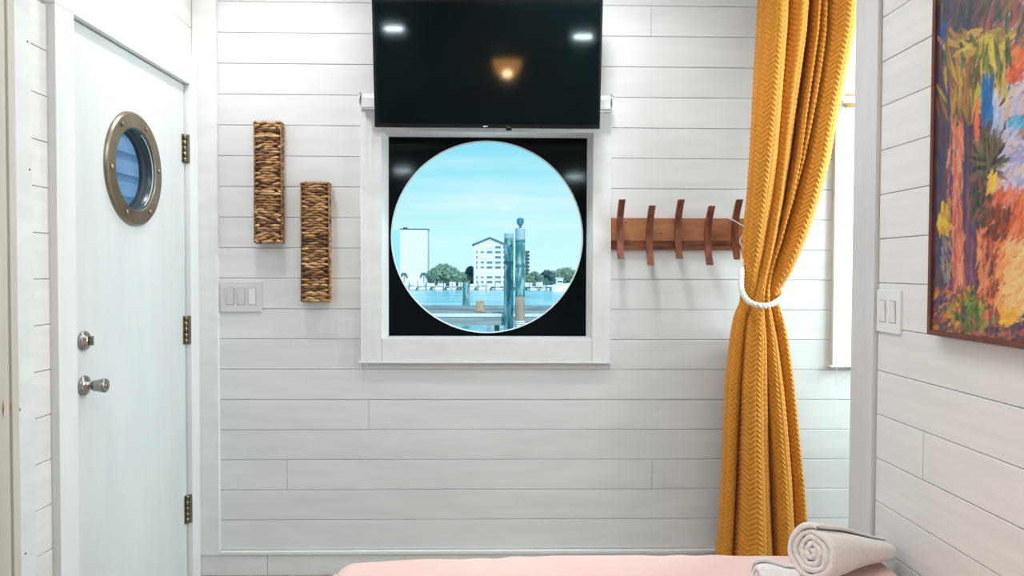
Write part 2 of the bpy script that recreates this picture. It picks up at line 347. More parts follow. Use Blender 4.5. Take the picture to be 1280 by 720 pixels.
# narrow cupboard frame at the near end of the left wall
ya, yb_, yc_ = P(0, 350, 'x', XL).y-.02, P(12, 350, 'x', XL+.02).y, P(21, 350, 'x', XL+.02).y
box('trim_4', M['trim'], XL-.02, XL+.004, P(20, 350, 'x', XL).y, pY, 0, TOP, None, .001, **ST)
box('trim_5', M['edge_paint'], XL-.02, XL+.022, yb_+.0015, yc_, 0, TOP, None, .002, **ST)
box('trim_6', M['edge_paint'], XL-.02, XL+.030, ya-.25, P(10, 350, 'x', XL+.03).y, 0, TOP, None, .003, **ST)
for i, (px, yy) in enumerate(((4, 511), (13, 509), (25, 512))):
    p = P(px, yy, 'x', XL+(.0305, .0225, .0045)[i]); r = MB(); hh_ = (.026, .02, .006)[i]; r.add([(p.x, p.y-.004, p.z), (p.x, p.y, p.z-hh_), (p.x, p.y+.004, p.z), (p.x, p.y, p.z+hh_), (p.x+.0006, p.y, p.z)], [(0, 1, 4), (1, 2, 4), (2, 3, 4), (3, 0, 4), (3, 2, 1, 0)])
    rr = r.build('rust_spot', M['rust'], bpy.data.objects[('trim_6', 'trim_5', 'trim_4')[i]]); 
nails = MB()
for px, py in ((34.5, 52), (37, 212), (32, 692)):
    p = P(px, py, 'x', XL+.0045); nails.lathe(p, (1, 0, 0), [(-.001, .003), (.0006, .003), (.0008, 0)], 8)
nails.build('nail_head', M['dark'], bpy.data.objects['trim_4'])

# ---------------------------------------------------------------- door on the left
XD = XL; door = box('door_1', M['paint'], XD-.04, XD, dY0+.003, dY1-.003, .01, dZ1-.004, None, **ST)
pc = P(166.5, 212, 'x', XL); Ro = .205; Ri = .146
bpy.data.objects.remove(door)
def slab_hole(name, m, x0, x1, y0, y1, z0, z1, cy, cz, r, parent=None, n=64, **props):
    vs = []; fs = []
    for x in (x1, x0):
        b = len(vs)
        for k in range(n):
            w = 2*math.pi*(k+.5)/n; c, s_ = math.cos(w), math.sin(w); vs.append((x, cy+r*c, cz+r*s_))
        for k in range(n):
            w = 2*math.pi*(k+.5)/n; c, s_ = math.cos(w), math.sin(w)
            t = min(((y1-cy)/c if c > 0 else (y0-cy)/c) if abs(c) > 1e-6 else 1e9, ((z1-cz)/s_ if s_ > 0 else (z0-cz)/s_) if abs(s_) > 1e-6 else 1e9)
            vs.append((x, cy+t*c, cz+t*s_))
        cor = []
        for (yy, zz) in ((y1, z1), (y0, z1), (y0, z0), (y1, z0)): cor.append(len(vs)); vs.append((x, yy, zz))
        angs = [math.atan2(zz-cz, yy-cy) % (2*math.pi) for yy, zz in ((y1, z1), (y0, z1), (y0, z0), (y1, z0))]
        for k in range(n):
            k2 = (k+1) % n; w0 = 2*math.pi*(k+.5)/n; w1 = w0+2*math.pi/n; f = [b+k, b+n+k]
            for ci, a in zip(cor, angs):
                if w0 < a < w1 or w0 < a+2*math.pi < w1: f.append(ci)
            f += [b+n+k2, b+k2]; fs.append(tuple(f) if x == x1 else tuple(f[::-1]))
    h = len(vs)//2
    for k in range(n): fs.append((k, (k+1) % n, h+(k+1) % n, h+k))
    for i in range(4): a, b2 = 2*n+i, 2*n+(i+1) % 4; fs.append((a, h+a, h+b2, b2))
    mb = MB(); mb.add(vs, fs); return mb.build(name, m, parent, **props)
door = slab_hole('door_1', M['door_paint'], XD-.045, XD, dY0+.003, dY1-.003, .01, dZ1-.004, pc.y, pc.z, Ri+.004, **ST)
rg = MB()
for pf_ in ([(.010, Ri), (.014, Ri+.004)], [(.014, Ri+.004), (.014, Ro-.008)], [(.014, Ro-.008), (.008, Ro-.001), (-.001, Ro)]): rg.lathe((XD, pc.y, pc.z), (1, 0, 0), pf_, 72)
rg.build('porthole_ring', M['brass'], door, label='aged brass porthole ring')
pr = [o for o in C.objects if o.name.startswith('porthole_ring')][0]
for k in range(6):
    w = math.radians(60*k+65); p = (XD+.0155, pc.y+.176*math.cos(w), pc.z+.176*math.sin(w))
    b = MB(); b.lathe(p, (1, 0, 0), [(-.001, .009), (.002, .009), (.004, .006), (.0045, 0)], 14); b.build('bolt', M['brass'], pr)
b = MB(); b.lathe((XD-.034, pc.y, pc.z), (1, 0, 0), [(0, 0), (0, Ri), (.004, Ri), (.004, 0)], 48, smooth=False); b.build('porthole_glass', M['glass_door'], door)
b = MB(); b.lathe((XD-.044, pc.y, pc.z), (1, 0, 0), [(0, Ri-.012), (0, Ri), (.02, Ri), (.02, Ri-.004), (.0, Ri-.012)], 48); b.build('porthole_gasket', M['dark'], door)
b = MB(); b.lathe((XD, pc.y, pc.z), (1, 0, 0), [(-.046, Ri+.001), (.011, Ri+.001), (.0105, Ri-.002), (-.046, Ri-.002)], 72); b.build('porthole_sleeve', M['sleeve'], door)
b = MB(); b.tube([(XD+.004, pc.y+(Ri-.002)*math.cos(w), pc.z+(Ri-.002)*math.sin(w)) for w in [math.radians(-60+i*4) for i in range(33)]], .0018, 6); b.build('chrome_bead', M['plastic'], door)
# dead bolt, knob
p = P(103.5, 426, 'x', XD)
b = MB(); b.lathe(p, (1, 0, 0), [(0, .030), (.006, .032), (.012, .028), (.014, .018), (.020, .017), (.020, 0)], 32)
db = b.build('deadbolt', M['nickel'], door); tb = MB(); tb.box(p.x+.018, p.x+.034, p.y-.004, p.y+.004, p.z-.015, p.z+.015); tb.build('thumb_turn', M['brass'], db, .002)
p = P(104, 482, 'x', XD)
b = MB(); b.lathe(p, (1, 0, 0), [(0, .030), (.004, .0325), (.009, .031), (.014, .020), (.018, .013), (.030, .0115)], 32); kb = b.build('door_knob', M['nickel'], door)
b = MB(); b.lathe(p, (1, 0, 0), [(.028, .0115), (.034, .017), (.066, .0225), (.072, .0215), (.074, .017), (.073, .012), (.071, 0)], 32); b.build('knob_grip', M['nickel'], kb)
b = MB(); b.lathe(p+Vector((.071, 0, 0)), (1, 0, 0), [(0, .008), (.0025, .008), (.0025, 0)], 16); b.build('lock_button', M['brass'], kb)
XC = XL+.024
for px, py in ((232.5, 187), (234, 412), (234.5, 635)):
    p = P(px, py, 'x', XD); h = .060
    b = MB(); b.box(XD-.001, XD+.002, dY1-.028, dY1-.012, p.z-h, p.z+h); hg = b.build('hinge', M['brass'], door, .0008)
    b = MB()
    for i in range(5):
        a = p.z-h+i*2*h/5; b.lathe((XD+.0055, dY1-.0075, a+.001), (0, 0, 1), [(0, 0), (0, .0062), (2*h/5-.002, .0062), (2*h/5-.002, 0)], 12)
    b.build('hinge_knuckle', M['brass'], hg)
    b = MB(); b.box(XD+.004, XC-.001, dY1-.0012, dY1+.0015, p.z-h, p.z+h); b.build('hinge_leaf', M['brass'], hg, .0006)
# casing (trim around the door)
XC = XL+.024
cs = box('trim_7', M['paint'], X0, XC, P(73, 350, 'x', XC).y-.002, dY0, 0, dZ1, None, .002, **ST)
box('trim_8', M['paint'], X0, XC, dY1+.002, YB-.0185, 0, dZ1, None, .002, **ST)
box('trim_9', M['paint'], X0, XC, P(73, 350, 'x', XC).y-.002, YB-.0185, dZ1+.0005, hz1, None, .002, **ST)
jb = MB(); jb.box(X0-.12, XL-.046, dY0, dY0+.03, 0, dZ1); jb.box(X0-.12, XL-.046, dY1-.03, dY1, 0, dZ1); jb.box(X0-.12, XL-.046, dY0, dY1, dZ1-.03, dZ1); jb.build('trim_10', M['paint'], None, **ST)
# added backdrop beyond the porthole; its boards give the bluish tone and reflected lines
sd = thing('porthole_backdrop', 'added blue-grey lap-board backdrop seen through the porthole of the white door', 'wall', (-3.4, 6, -2))
for i in range(36):
    b = MB(); z0 = -2+i*.2; b.add([(-3.4, 2.4, z0), (-3.4, 10, z0), (-3.43, 10, z0+.2), (-3.43, 2.4, z0+.2), (-3.5, 2.4, z0), (-3.5, 10, z0), (-3.5, 10, z0+.2), (-3.5, 2.4, z0+.2)],
        [(0, 1, 2, 3), (4, 7, 6, 5), (0, 4, 5, 1), (1, 5, 6, 2), (3, 2, 6, 7), (0, 3, 7, 4)]); b.build('backdrop_board', M['siding'], sd)

# ---------------------------------------------------------------- main window
yo = YB-.022
win = MB(); za, zb = ocz0, P(610, 160, 'y', YB).z; zt = P(610, 120, 'y', YB).z
win.box(ocx0, wx0, yo, Yb0, za, zt); wn1 = win.build('window_1', M['trim'], None, .002, **ST)
box('casing_board', M['trim'], wx1, ocx1, yo, Yb0, za, zt, wn1, .002)
box('casing_board', M['trim'], wx0+.0008, wx1-.0008, yo, Yb0, za, wz0, wn1, .002)
box('casing_board', M['trim'], wx0+.0008, wx1-.0008, yo, Yb0, wz1, zt, wn1, .002)
box('sill_strip', M['trim'], ocx0-.012, ocx1+.002, yo-.006, YB, za-.008, za, wn1, .002)
YP = YB+.045
bx0, bx1 = P(486, 300, 'y', YP).x, P(733, 300, 'y', YP).x; bz0, bz1 = P(610, 420, 'y', YP).z, P(610, 172, 'y', YP).z
jm = MB()
jm.add([(wx0, YB, wz0), (wx1, YB, wz0), (wx1, YB, wz1), (wx0, YB, wz1), (bx0, YP+.002, bz0), (bx1, YP+.002, bz0), (bx1, YP+.002, bz1), (bx0, YP+.002, bz1),
        (wx0, YP+.01, wz0), (wx1, YP+.01, wz0), (wx1, YP+.01, wz1), (wx0, YP+.01, wz1)],
       [(0, 1, 5, 4), (1, 2, 6, 5), (2, 3, 7, 6), (3, 0, 4, 7), (4, 5, 9, 8), (5, 6, 10, 9), (6, 7, 11, 10), (7, 4, 8, 11)])
jm.build('window_jamb', M['paint'], wn1)
cc = P(609, 296.5, 'y', YP); rc = 119.5*YP/F
# black panel with the round opening (built in the y direction by swapping axes)
pn = slab_hole('black_panel', M['black_gloss'], -YP-.012, -YP, bx0, bx1, bz0, bz1, cc.x, cc.z, rc, wn1, 96, label='glossy black square panel with a round opening')
for v in pn.data.vertices: x, y, z = v.co; v.co = (y, -x, z)
pn.data.update()
b = MB(); b.lathe((cc.x, YP-.003, cc.z), (0, 1, 0), [(0, rc+.001), (0, rc-.004), (.013, rc-.004), (.013, rc+.001)], 96); b.build('round_rim', M['ring'], wn1)
b = MB(); b.lathe((cc.x, YP+.012, cc.z), (0, 1, 0), [(0, 0), (0, rc-.002)], 96, smooth=False); b.build('round_pane', M['glass'], wn1)

# second window, mostly behind the curtain and the post
w2 = box('window_2', M['trim'], rcx0, vx0, yo, Yb0, rcz0, rcz1+.02, None, .002, **ST)
box('casing_board', M['trim'], vx1, vx1+.09, yo, Yb0, rcz0, rcz1+.02, w2, .002)
box('casing_board', M['trim'], vx0+.001, vx1-.001, yo, Yb0, rcz0, vz0, w2, .002); box('casing_board', M['trim'], vx0+.001, vx1-.001, yo, Yb0, vz1, rcz1+.02, w2, .002)
box('sill_strip', M['trim'], rcx0-.012, vx1+.1, yo-.006, YB, rcz0-.008, rcz0, w2, .002)
box('pane', M['glass'], vx0, vx1, YP, YP+.004, vz0, vz1, w2)

# roller blinds
def blind(x0, x1, ztop, zrail, xcord, zcord, label, both=True):
    t = thing('roller_blind', label, 'blind', (x0, yo-.03, ztop)); r = .022; yy = yo-.030
    b = MB(); b.lathe((x0+.008, yy, ztop), (1, 0, 0), [(0, 0), (0, r), (x1-x0-.016, r), (x1-x0-.016, 0)], 24); b.build('roller', M['blind'], t)
    b = MB(); b.box(x0+.01, x1-.01, yy-.023, yy-.0215, zrail, ztop); b.build('blind_cloth', M['blind'], t)
    b = MB(); b.lathe((x0+.012, yy-.022, zrail), (1, 0, 0), [(0, 0), (0, .010), (x1-x0-.024, .010), (x1-x0-.024, 0)], 16); b.build('bottom_rail', M['alu'], t)
    for xx in (x0, x1-.006):
        b = MB(); b.lathe((xx, yy, ztop), (1, 0, 0), [(0, 0), (0, .029), (.006, .029), (.006, 0)], 20); b.box(xx, xx+.006, yy, yo+.001, ztop-.026, ztop+.026); b.build('bracket', M['alu'], t)
    d = .012; pts = [(xcord-d, yy, ztop)]+[(xcord-d, yy+.004, zcord+.02)]+[(xcord-d*math.cos(a), yy+.004, zcord+.02-.018*math.sin(a)) for a in [math.pi*i/8 for i in range(1, 8)]]+[(xcord+d, yy+.004, zcord+.02), (xcord+d, yy, ztop)]
    b = MB(); b.tube(pts, .0014, 6); b.build('pull_cord', M['cord'], t)
    return t
ybl = yo-.03
q = lambda px, py: P(px, py, 'y', ybl)
blind(q(450, 125).x, q(765, 125).x, q(610, 125).z, q(610, 139).z, q(454.5, 300).x, q(454, 477).z, 'white roller blind wound up behind the television over the round window')
blind(q(1048, 125).x, q(1048, 125).x+.95, q(1050, 122).z, q(1050, 133).z, q(1052, 300).x, q(1052, 483).z, 'white roller blind at the right window between curtain and wall post')

# ---------------------------------------------------------------- television
th = math.radians(8)
tvb = P(609.5, 160, 'y', 3.10); tw = 280/F*3.10
tv = thing('television', 'black flat screen television mounted above the round window', 'television', tvb)
H = .565
def tvbox(name, m, x0, x1, d0, d1, h0, h1, par=None, bev=0, **kw):
    b = MB(); b.box(x0, x1, d0, d1, h0, h1); o = b.build(name, m, None, bev)
    Mt = Matrix.Translation(tvb) @ Matrix.Rotation(th, 4, 'X')
    o.data.transform(Mt); o.parent = tv if par is None else par; o.matrix_parent_inverse = tv.matrix_basis.inverted() if par is None else Matrix()
    for k, v in kw.items(): o[k] = v
    return o
tvbox('bezel', M['bezel'], -tw/2, tw/2, 0, .03, 0, H, bev=.002)
bezel = [o for o in C.objects if o.name == 'bezel'][0]
tvbox('screen', M['screen'], -tw/2+.010, tw/2-.010, -.0008, .004, .016, H-.010)
tvbox('back_shell', M['bezel'], -tw/2+.12, tw/2-.12, .028, .060, .06, H-.1, bev=.01)
tvbox('logo_plate', M['plastic_grey'], -.018, .000, -.0018, .0008, .004, .0085)
tvbox('receiver_bump', M['bezel'], .075, .100, -.004, .01, -.010, .006, bev=.003)
b = MB(); b.box(tvb.x-.12, tvb.x+.12, YB-.03, YB-.001, tvb.z+.15, tvb.z+.42); b.box(tvb.x-.06, tvb.x+.06, 3.125, YB-.02, tvb.z+.24, tvb.z+.32); b.build('wall_bracket', M['bezel'], tv)

# ---------------------------------------------------------------- light switches
def switch_back(px0, px1, py0, py1, cols, label):
    a, c = P(px0, py1, 'y', YB), P(px1, py0, 'y', YB); t = thing('light_switch', label, 'light switch', (a.x, YB, a.z))
    box('cover_plate', M['plastic_grey'], a.x, c.x, YB-.007, YB+.002, a.z, c.z, t, .003)
    w = c.x-a.x; h = c.z-a.z
    for i, mm in enumerate(cols):
        cx = a.x+w*(.235+.265*i); rk = MB(); y0 = YB-.007
        x0, x1 = cx-.015, cx+.015; z0, z1 = a.z+h*.25, a.z+h*.78; u = .004 if i != 2 else -.001
        box('rocker_slot', M['slot'], x0-.002, x1+.002, y0-.0006, y0+.001, z0-.002, z1+.002, t)
        rk.add([(x0, y0-.001, z0), (x1, y0-.001, z0), (x1, y0-.005-u, z1), (x0, y0-.005-u, z1), (x0, y0+.004, z0), (x1, y0+.004, z0), (x1, y0+.004, z1), (x0, y0+.004, z1)],
               [(0, 1, 2, 3), (4, 7, 6, 5), (0, 4, 5, 1), (1, 5, 6, 2), (2, 6, 7, 3), (3, 7, 4, 0)]); rk.build('rocker', M[mm], t, .001)
switch_back(276, 328, 352, 390, ('plastic_grey', 'plastic_grey', 'plastic'), 'white triple light switch plate beside the door, below the wicker baskets')
a, c = P(1097.5, 390, 'x', XR), P(1128, 390, 'x', XR); sz0, sz1 = P(1112, 416, 'x', XR).z, P(1112, 362.5, 'x', XR).z
t = thing('light_switch', 'white double light switch plate on the right wall beside the painting', 'light switch', (XR, c.y, sz0))
box('cover_plate', M['plastic'], XR-.007, XR+.002, c.y, a.y-.004, sz0, sz1, t, .003); W_ = a.y-c.y
for f in (.29, .70):
    cy = c.y+W_*f; rk = MB(); y0, y1 = cy-.016, cy+.016; z0, z1 = sz0+.032, sz1-.032; x = XR-.007
    box('rocker_slot', M['slot'], x-.0006, x+.001, y0-.002, y1+.002, z0-.002, z1+.002, t)
    rk.add([(x-.001, y0, z0), (x-.001, y1, z0), (x-.007, y1, z1), (x-.007, y0, z1), (x+.004, y0, z0), (x+.004, y1, z0), (x+.004, y1, z1), (x+.004, y0, z1)],
           [(0, 3, 2, 1), (4, 5, 6, 7), (0, 1, 5, 4), (1, 2, 6, 5), (2, 3, 7, 6), (3, 0, 4, 7)]); rk.build('rocker', M['plastic'], t, .001)

# ---------------------------------------------------------------- wicker baskets
def wicker(px0, px1, py0, py1, label, seed, reg):
    rnd = random.Random(seed); d = .058; yf = YB-d
    a, c = P(px0, py1, 'y', yf), P(px1, py0, 'y', yf); x0, x1, z0, z1 = a.x, c.x, a.z, c.z
    t = thing('wicker_basket', label, 'basket', ((x0+x1)/2, YB, z0), 'wicker baskets hung on the plank wall'); bump = .008
    box('basket_core', M['wicker_dark'], x0+.008, x1-.008, yf+.008, YB-.001, z0+.006, z1-.006, t)
    pal = [(.46, .24, .09), (.58, .33, .14), (.34, .16, .06), (.72, .46, .22), (.16, .07, .025), (.52, .28, .11)]
    mb = MB(); nrow = 46; dz = (z1-z0)/nrow
    def stitch(o, u, n, L, hgt, col, tilt):
        o = Vector(o); u = Vector(u); n = Vector(n); vs = []; K = 7; J = 5
        up_ = (Vector((0, 0, 1))+u*tilt).normalized()
        wv = rnd.uniform(-1, 1)
        for i in range(K):
            f = i/(K-1); s_ = math.sin(math.pi*f)*.8+.2; along = (f-.5)*L
            for j in range(J):
                w = math.pi*j/(J-1); vs.append(o+u*along+Vector((0, 0, 1))*(tilt*along*1.0+wv*.0022*math.sin(f*6.3))+up_*(math.cos(w)*hgt*s_)+n*(math.sin(w)*bump*s_))
        fs = [(i*J+j, i*J+j+1, (i+1)*J+j+1, (i+1)*J+j) for i in range(K-1) for j in range(J-1)]; mb.add(vs, fs, col, True)
    ncol = 3; cw = (x1-x0)/ncol
    for r in range(nrow):
        zr_ = z0+(r+.5)*dz; cj = rnd.choice(pal); off = (r % 2)*.5
        for k in range(-1, ncol+1):
            cx = x0+(k+.5+off)*cw+rnd.uniform(-.3, .3)*cw*(1-reg)
            if cx < x0+.16*cw or cx > x1-.16*cw: continue
            col = cj if rnd.random() < .55 else rnd.choice(pal); kk = rnd.uniform(.7, 1.15); col = tuple(v*kk for v in col)
            L = cw*rnd.uniform(1.0, 1.6); L = min(L, 2*(x1-cx), 2*(cx-x0))
            stitch((cx, yf+.006+rnd.uniform(-.002, .002), zr_+rnd.uniform(-.15, .15)*dz), (1, 0, 0), (0, -1, 0), L, dz*rnd.uniform(.5, .72), col, rnd.uniform(-.10, .10)/(1+2*reg))
        for sx, nx in ((x0+.006, -1), (x1-.006, 1)):
            for k in range(2):
                cy = yf+.010+(k+.5*off)*.020+.008; col = tuple(v*rnd.uniform(.7, 1.1) for v in rnd.choice(pal)); stitch((sx, cy, zr_), (0, 1, 0), (nx, 0, 0), .03, dz*.6, col, 0)
    for zz, nz in ((z0+.005, -1), (z1-.005, 1)):
        for k in range(8):
            for j in range(2):
                vs0 = len(mb.v); cx = x0+(k+.5)*(x1-x0)/8; cy = yf+.012+j*.024
                mb.tube([(cx-.011, cy, zz), (cx, cy, zz+nz*.004), (cx+.011, cy, zz)], [.003, .007, .003], 6, rnd.choice(pal))
    mb.build('weave', M['wicker'], t, kind='stuff')
    fr = MB(); rr = .0024
    for xa in (x0+.002, x1-.002): fr.tube([(xa, yf+.005, z0+.004), (xa+.001, yf+.004, (z0+z1)/2), (xa, yf+.005, z1-.004)], rr, 8, (.30, .15, .055))
    for za_ in (z0+.004, z1-.004): fr.tube([(x0, yf+.004, za_), ((x0+x1)/2, yf+.002, za_), (x1, yf+.004, za_)], rr, 8, (.32, .16, .06))
    fr.build('rim', M['wicker'], t)
wicker(317, 351, 152, 303, 'higher, left-hand wicker basket hanging on the plank wall by the door', 3, 0)
wicker(375.5, 411, 228, 377, 'lower, right-hand wicker basket hanging on the plank wall, nearer the window', 5, 1)

# ---------------------------------------------------------------- coat rack
yr = YB-.022; a, c = P(764.5, 312, 'y', yr), P(931, 273, 'y', yr); zs = P(800, 301, 'y', yr).z
rack = thing('coat_rack', 'reddish wooden coat rack with curved upright pegs, between window and curtain', 'coat rack', ((a.x+c.x)/2, YB, a.z))
box('back_board', M['cherry'], a.x, c.x, yr, YB-.0005, zs, c.z, rack, .0015)
box('lower_board', M['dark_strip'], a.x, c.x, yr+.002, YB-.0005, a.z, zs-.0005, rack, .0015, label='darker walnut lower strip')
for px, py in ((782, 278), (826, 292), (912, 278)):
    p = P(px, py, 'y', yr-.001); b = MB(); b.lathe(p, (0, -1, 0), [(-.004, .0035), (0, .0035), (.0005, 0)], 10); b.build('screw', M['dark'], rack)
for i, (px, y0, y1) in enumerate(((774.5, 249.5, 323.5), (811.5, 257, 331.5), (847, 249.5, 323.5), (884.5, 257.5, 331.5), (918.5, 249.5, 324.5))):
    pm = P(px, 290, 'y', yr-.01); s = .085; zt_, zb_ = P(px, y0, 'y', yr-.07).z, P(px, y1, 'y', yr-.055).z
    vs = []; n = 14; w = .0135
    for k in range(n+1):
        f = k/n; z_ = zb_+(zt_-zb_)*f; dd = (2*f-1); off = .060*dd*dd if dd > 0 else .040*dd*dd; yy = yr-.001-off
        for dx, dy in ((-w, -.020), (w, -.020), (w, 0), (-w, 0)): vs.append((pm.x+dx, yy+dy, z_))
    fs = [(k*4+j, k*4+(j+1) % 4, (k+1)*4+(j+1) % 4, (k+1)*4+j) for k in range(n) for j in range(4)]+[(3, 2, 1, 0), (n*4, n*4+1, n*4+2, n*4+3)]
    b = MB(); b.add(vs, fs); b.build('peg', M['walnut'], rack, .0015)

# ---------------------------------------------------------------- curtain
YC = 3.10
L_ = [(-30, 951), (0, 950), (40, 948), (100, 944), (150, 941), (200, 938), (250, 935), (300, 931), (340, 929), (362, 930), (378, 929), (395, 922), (420, 918), (480, 910), (540, 906), (600, 903), (650, 900), (690, 897), (735, 895)]
R_ = [(-30, 1067), (0, 1065), (40, 1062), (100, 1052), (150, 1044), (200, 1036), (250, 1023), (300, 1005), (340, 986), (362, 973), (378, 971), (395, 976), (420, 981), (480, 990), (540, 997), (600, 1004), (650, 1008), (690, 1011), (735, 1013)]
A_ = [(0.02, -.3), (0, .35), (.11, .75), (.23, .6), (.265, .05), (.30, .5), (.40, .72), (.485, .35), (.48, -.8), (.55, -.5), (.585, .6), (.625, .0), (.665, .55), (.70, .0), (.77, .6), (.87, .82), (.97, .5), (.99, -.2)]
B_ = [(0.02, -.3), (0, .15), (.07, .45), (.14, .2), (.185, -.15), (.20, .6), (.31, .92), (.44, .85), (.54, .45), (.535, -1.2), (.59, -1.2), (.59, .5), (.70, .78), (.785, .45), (.815, -.2), (.85, .35), (.94, .5), (.99, -.1)]
A2 = [(0.02, -.3), (0, .35), (.13, .8), (.27, .7), (.31, .45), (.34, .55), (.40, .62), (.45, .3), (.47, -.4), (.50, 0), (.53, .55), (.555, 0), (.585, .5), (.62, -.1), (.74, .6), (.86, .8), (.97, .5), (.99, -.2)]
NU, NV = 420, 760
def catmull(pts, n):
    p = np.array(pts, float); p = np.vstack([2*p[0]-p[1], p, 2*p[-1]-p[-2]]); m = len(pts)-1; t = np.linspace(0, m, n); i = np.minimum(t.astype(int), m-1); f = (t-i)[:, None]
    p0, p1, p2, p3 = p[i], p[i+1], p[i+2], p[i+3]; return .5*(2*p1+(p2-p0)*f+(2*p0-5*p1+4*p2-p3)*f*f+(3*p1-p0-3*p2+p3)*f**3)
PA, PB, PA2 = catmull(A_, NU), catmull(B_, NU), catmull(A2, NU)
pyv = np.concatenate([np.linspace(-60, 735, NV)]); ly = np.interp(pyv, *zip(*L_)); ry = np.interp(pyv, *zip(*R_))
kk = np.ones(9)/9
ly = np.convolve(np.pad(ly, 4, 'edge'), kk, 'valid'); ry = np.convolve(np.pad(ry, 4, 'edge'), kk, 'valid')
pos = np.zeros((NV, NU, 3)); uu = np.linspace(0, 1, NU)
for i, py in enumerate(pyv):
    b_ = 1/(1+math.exp(-(py-374)/14)); k2 = min(max((py-40)/270, 0), 1); k2 = k2*k2*(3-2*k2); pf = (PA*(1-k2)+PA2*k2)*(1-b_)+PB*b_
    amp = np.interp(py, [-60, 200, 320, 372, 420, 520, 740], [.12, .11, .085, .06, .08, .11, .13])
    lp, rp = P(ly[i], py, 'y', YC), P(ry[i], py, 'y', YC); X = lp.x+(rp.x-lp.x)*pf[:, 0]
    pinch = math.exp(-((py-374)/26)**2)
    wob = .012*np.sin(uu*9+py*.012)+.006*np.sin(uu*23-py*.02)
    dep = amp*pf[:, 1]*(1-.35*pinch)+pinch*.045*(np.sqrt(np.clip(1-(2*pf[:, 0]-1)**2, 0, 1))-.3)
    pos[i, :, 0] = X+wob*.25; pos[i, :, 1] = YC+.01-dep-wob*.6*(1-pinch); pos[i, :, 2] = lp.z+(rp.z-lp.z)*pf[:, 0]
gu = np.gradient(pos, axis=1); gv = np.gradient(pos, axis=0); nrm = np.cross(gu, gv); nrm /= np.linalg.norm(nrm, axis=2)[..., None]+1e-9
nrm *= -np.sign((nrm[..., 1].mean()))
arc = np.cumsum(np.linalg.norm(gu, axis=2), axis=1); ref = np.cumsum(np.linalg.norm(gu, axis=2)[NV//4])          # cloth coordinate
Uc = np.broadcast_to(ref, (NV, NU)); Vc = np.broadcast_to(np.cumsum(np.linalg.norm(gv, axis=2).mean(1))[:, None], (NV, NU))
cw_, sp_ = .046, .021
tri = np.abs((Uc/cw_) % 1-.5)*2; ph = Vc/sp_+tri*1.05; hh = np.abs(np.sin(np.pi*ph))**.7*(1-.55*np.exp(-((np.minimum(tri, 1-tri))/.13)**2))
pos += nrm*(hh*.0062)[..., None]
me = bpy.data.meshes.new('curtain_cloth'); idx = np.arange(NV*NU).reshape(NV, NU)
q4 = np.stack([idx[:-1, :-1], idx[1:, :-1], idx[1:, 1:], idx[:-1, 1:]], -1).reshape(-1, 4)
me.vertices.add(NV*NU); me.vertices.foreach_set('co', pos.reshape(-1)); me.loops.add(q4.size); me.loops.foreach_set('vertex_index', q4.reshape(-1).astype(np.int32))
me.polygons.add(len(q4)); me.polygons.foreach_set('loop_start', np.arange(0, q4.size, 4, dtype=np.int32)); me.polygons.foreach_set('use_smooth', np.ones(len(q4), bool)); me.update(calc_edges=True); me.materials.append(M['curtain'])
ct = link('curtain', me); ct['label'] = 'long mustard-yellow knitted curtain gathered and tied back at the right of the wall'; ct['category'] = 'curtain'
zc_ = pos[0, :, 2].mean()
rod = MB(); rod.tube([(1.02, YC-.02, zc_+.03), (XA, YC-.02, zc_+.03)], .012, 12); ro = rod.build('curtain_rod', M['alu']); ro['label'] = 'metal curtain rod above the mustard curtain'; ro['category'] = 'curtain rod'
# tie-back rope: three twisted strands round the gathered curtain
tie = thing('curtain_tieback', 'white twisted rope holding back the mustard curtain, hooked to the coat rack', 'rope', P(928, 330, 'y', 3.1))
def ropetube(ctrl, R, r, twist, nm, n=220, closed=True):
    c = catmull(ctrl, n); c = [Vector(v) for v in c]; mb = MB()
    for s_ in range(3):
        pts = []; L = 0; refv = Vector((0, 0, 1))
        for i, p in enumerate(c):
            t_ = (c[min(i+1, n-1)]-c[max(i-1, 0)]).normalized(); L += (c[i]-c[i-1]).length if i else 0
            a_ = (refv-refv.dot(t_)*t_).normalized(); refv = a_; b2 = t_.cross(a_); w = L*twist+s_*2*math.pi/3
            pts.append(p+R*(math.cos(w)*a_+math.sin(w)*b2))
        mb.tube(pts, r, 7)
    return mb.build(nm, M['rope'], tie)
rp = lambda px, py, y: tuple(P(px, py, 'y', y))
ropetube([rp(929, 318, 3.12), rp(927, 340, 3.06), rp(927, 362, 3.0), rp(935, 376, 2.965), rp(949, 382, 2.95), rp(963, 381, 2.965), rp(974, 375, 3.01), rp(979, 369, 3.08), rp(972, 362, 3.16), rp(950, 355, 3.19), rp(935, 340, 3.17), rp(929, 318, 3.13)], .0058, .0064, 120, 'twisted_rope')
b = MB(); sc = [rp(911, 273, 3.165), rp(918, 276, 3.15), rp(926, 281, 3.14), rp(930, 284, 3.12), rp(931, 300, 3.12), rp(929, 318, 3.12)]
b.tube([tuple(v) for v in catmull(sc, 30)], .0025, 6); b.tube([tuple(v) for v in catmull([rp(930, 290, 3.15), rp(925, 302, 3.12), rp(929, 312, 3.11), rp(926, 322, 3.12), rp(930, 330, 3.12)], 24)], .0025, 6)
b.build('string', M['cord'], tie)

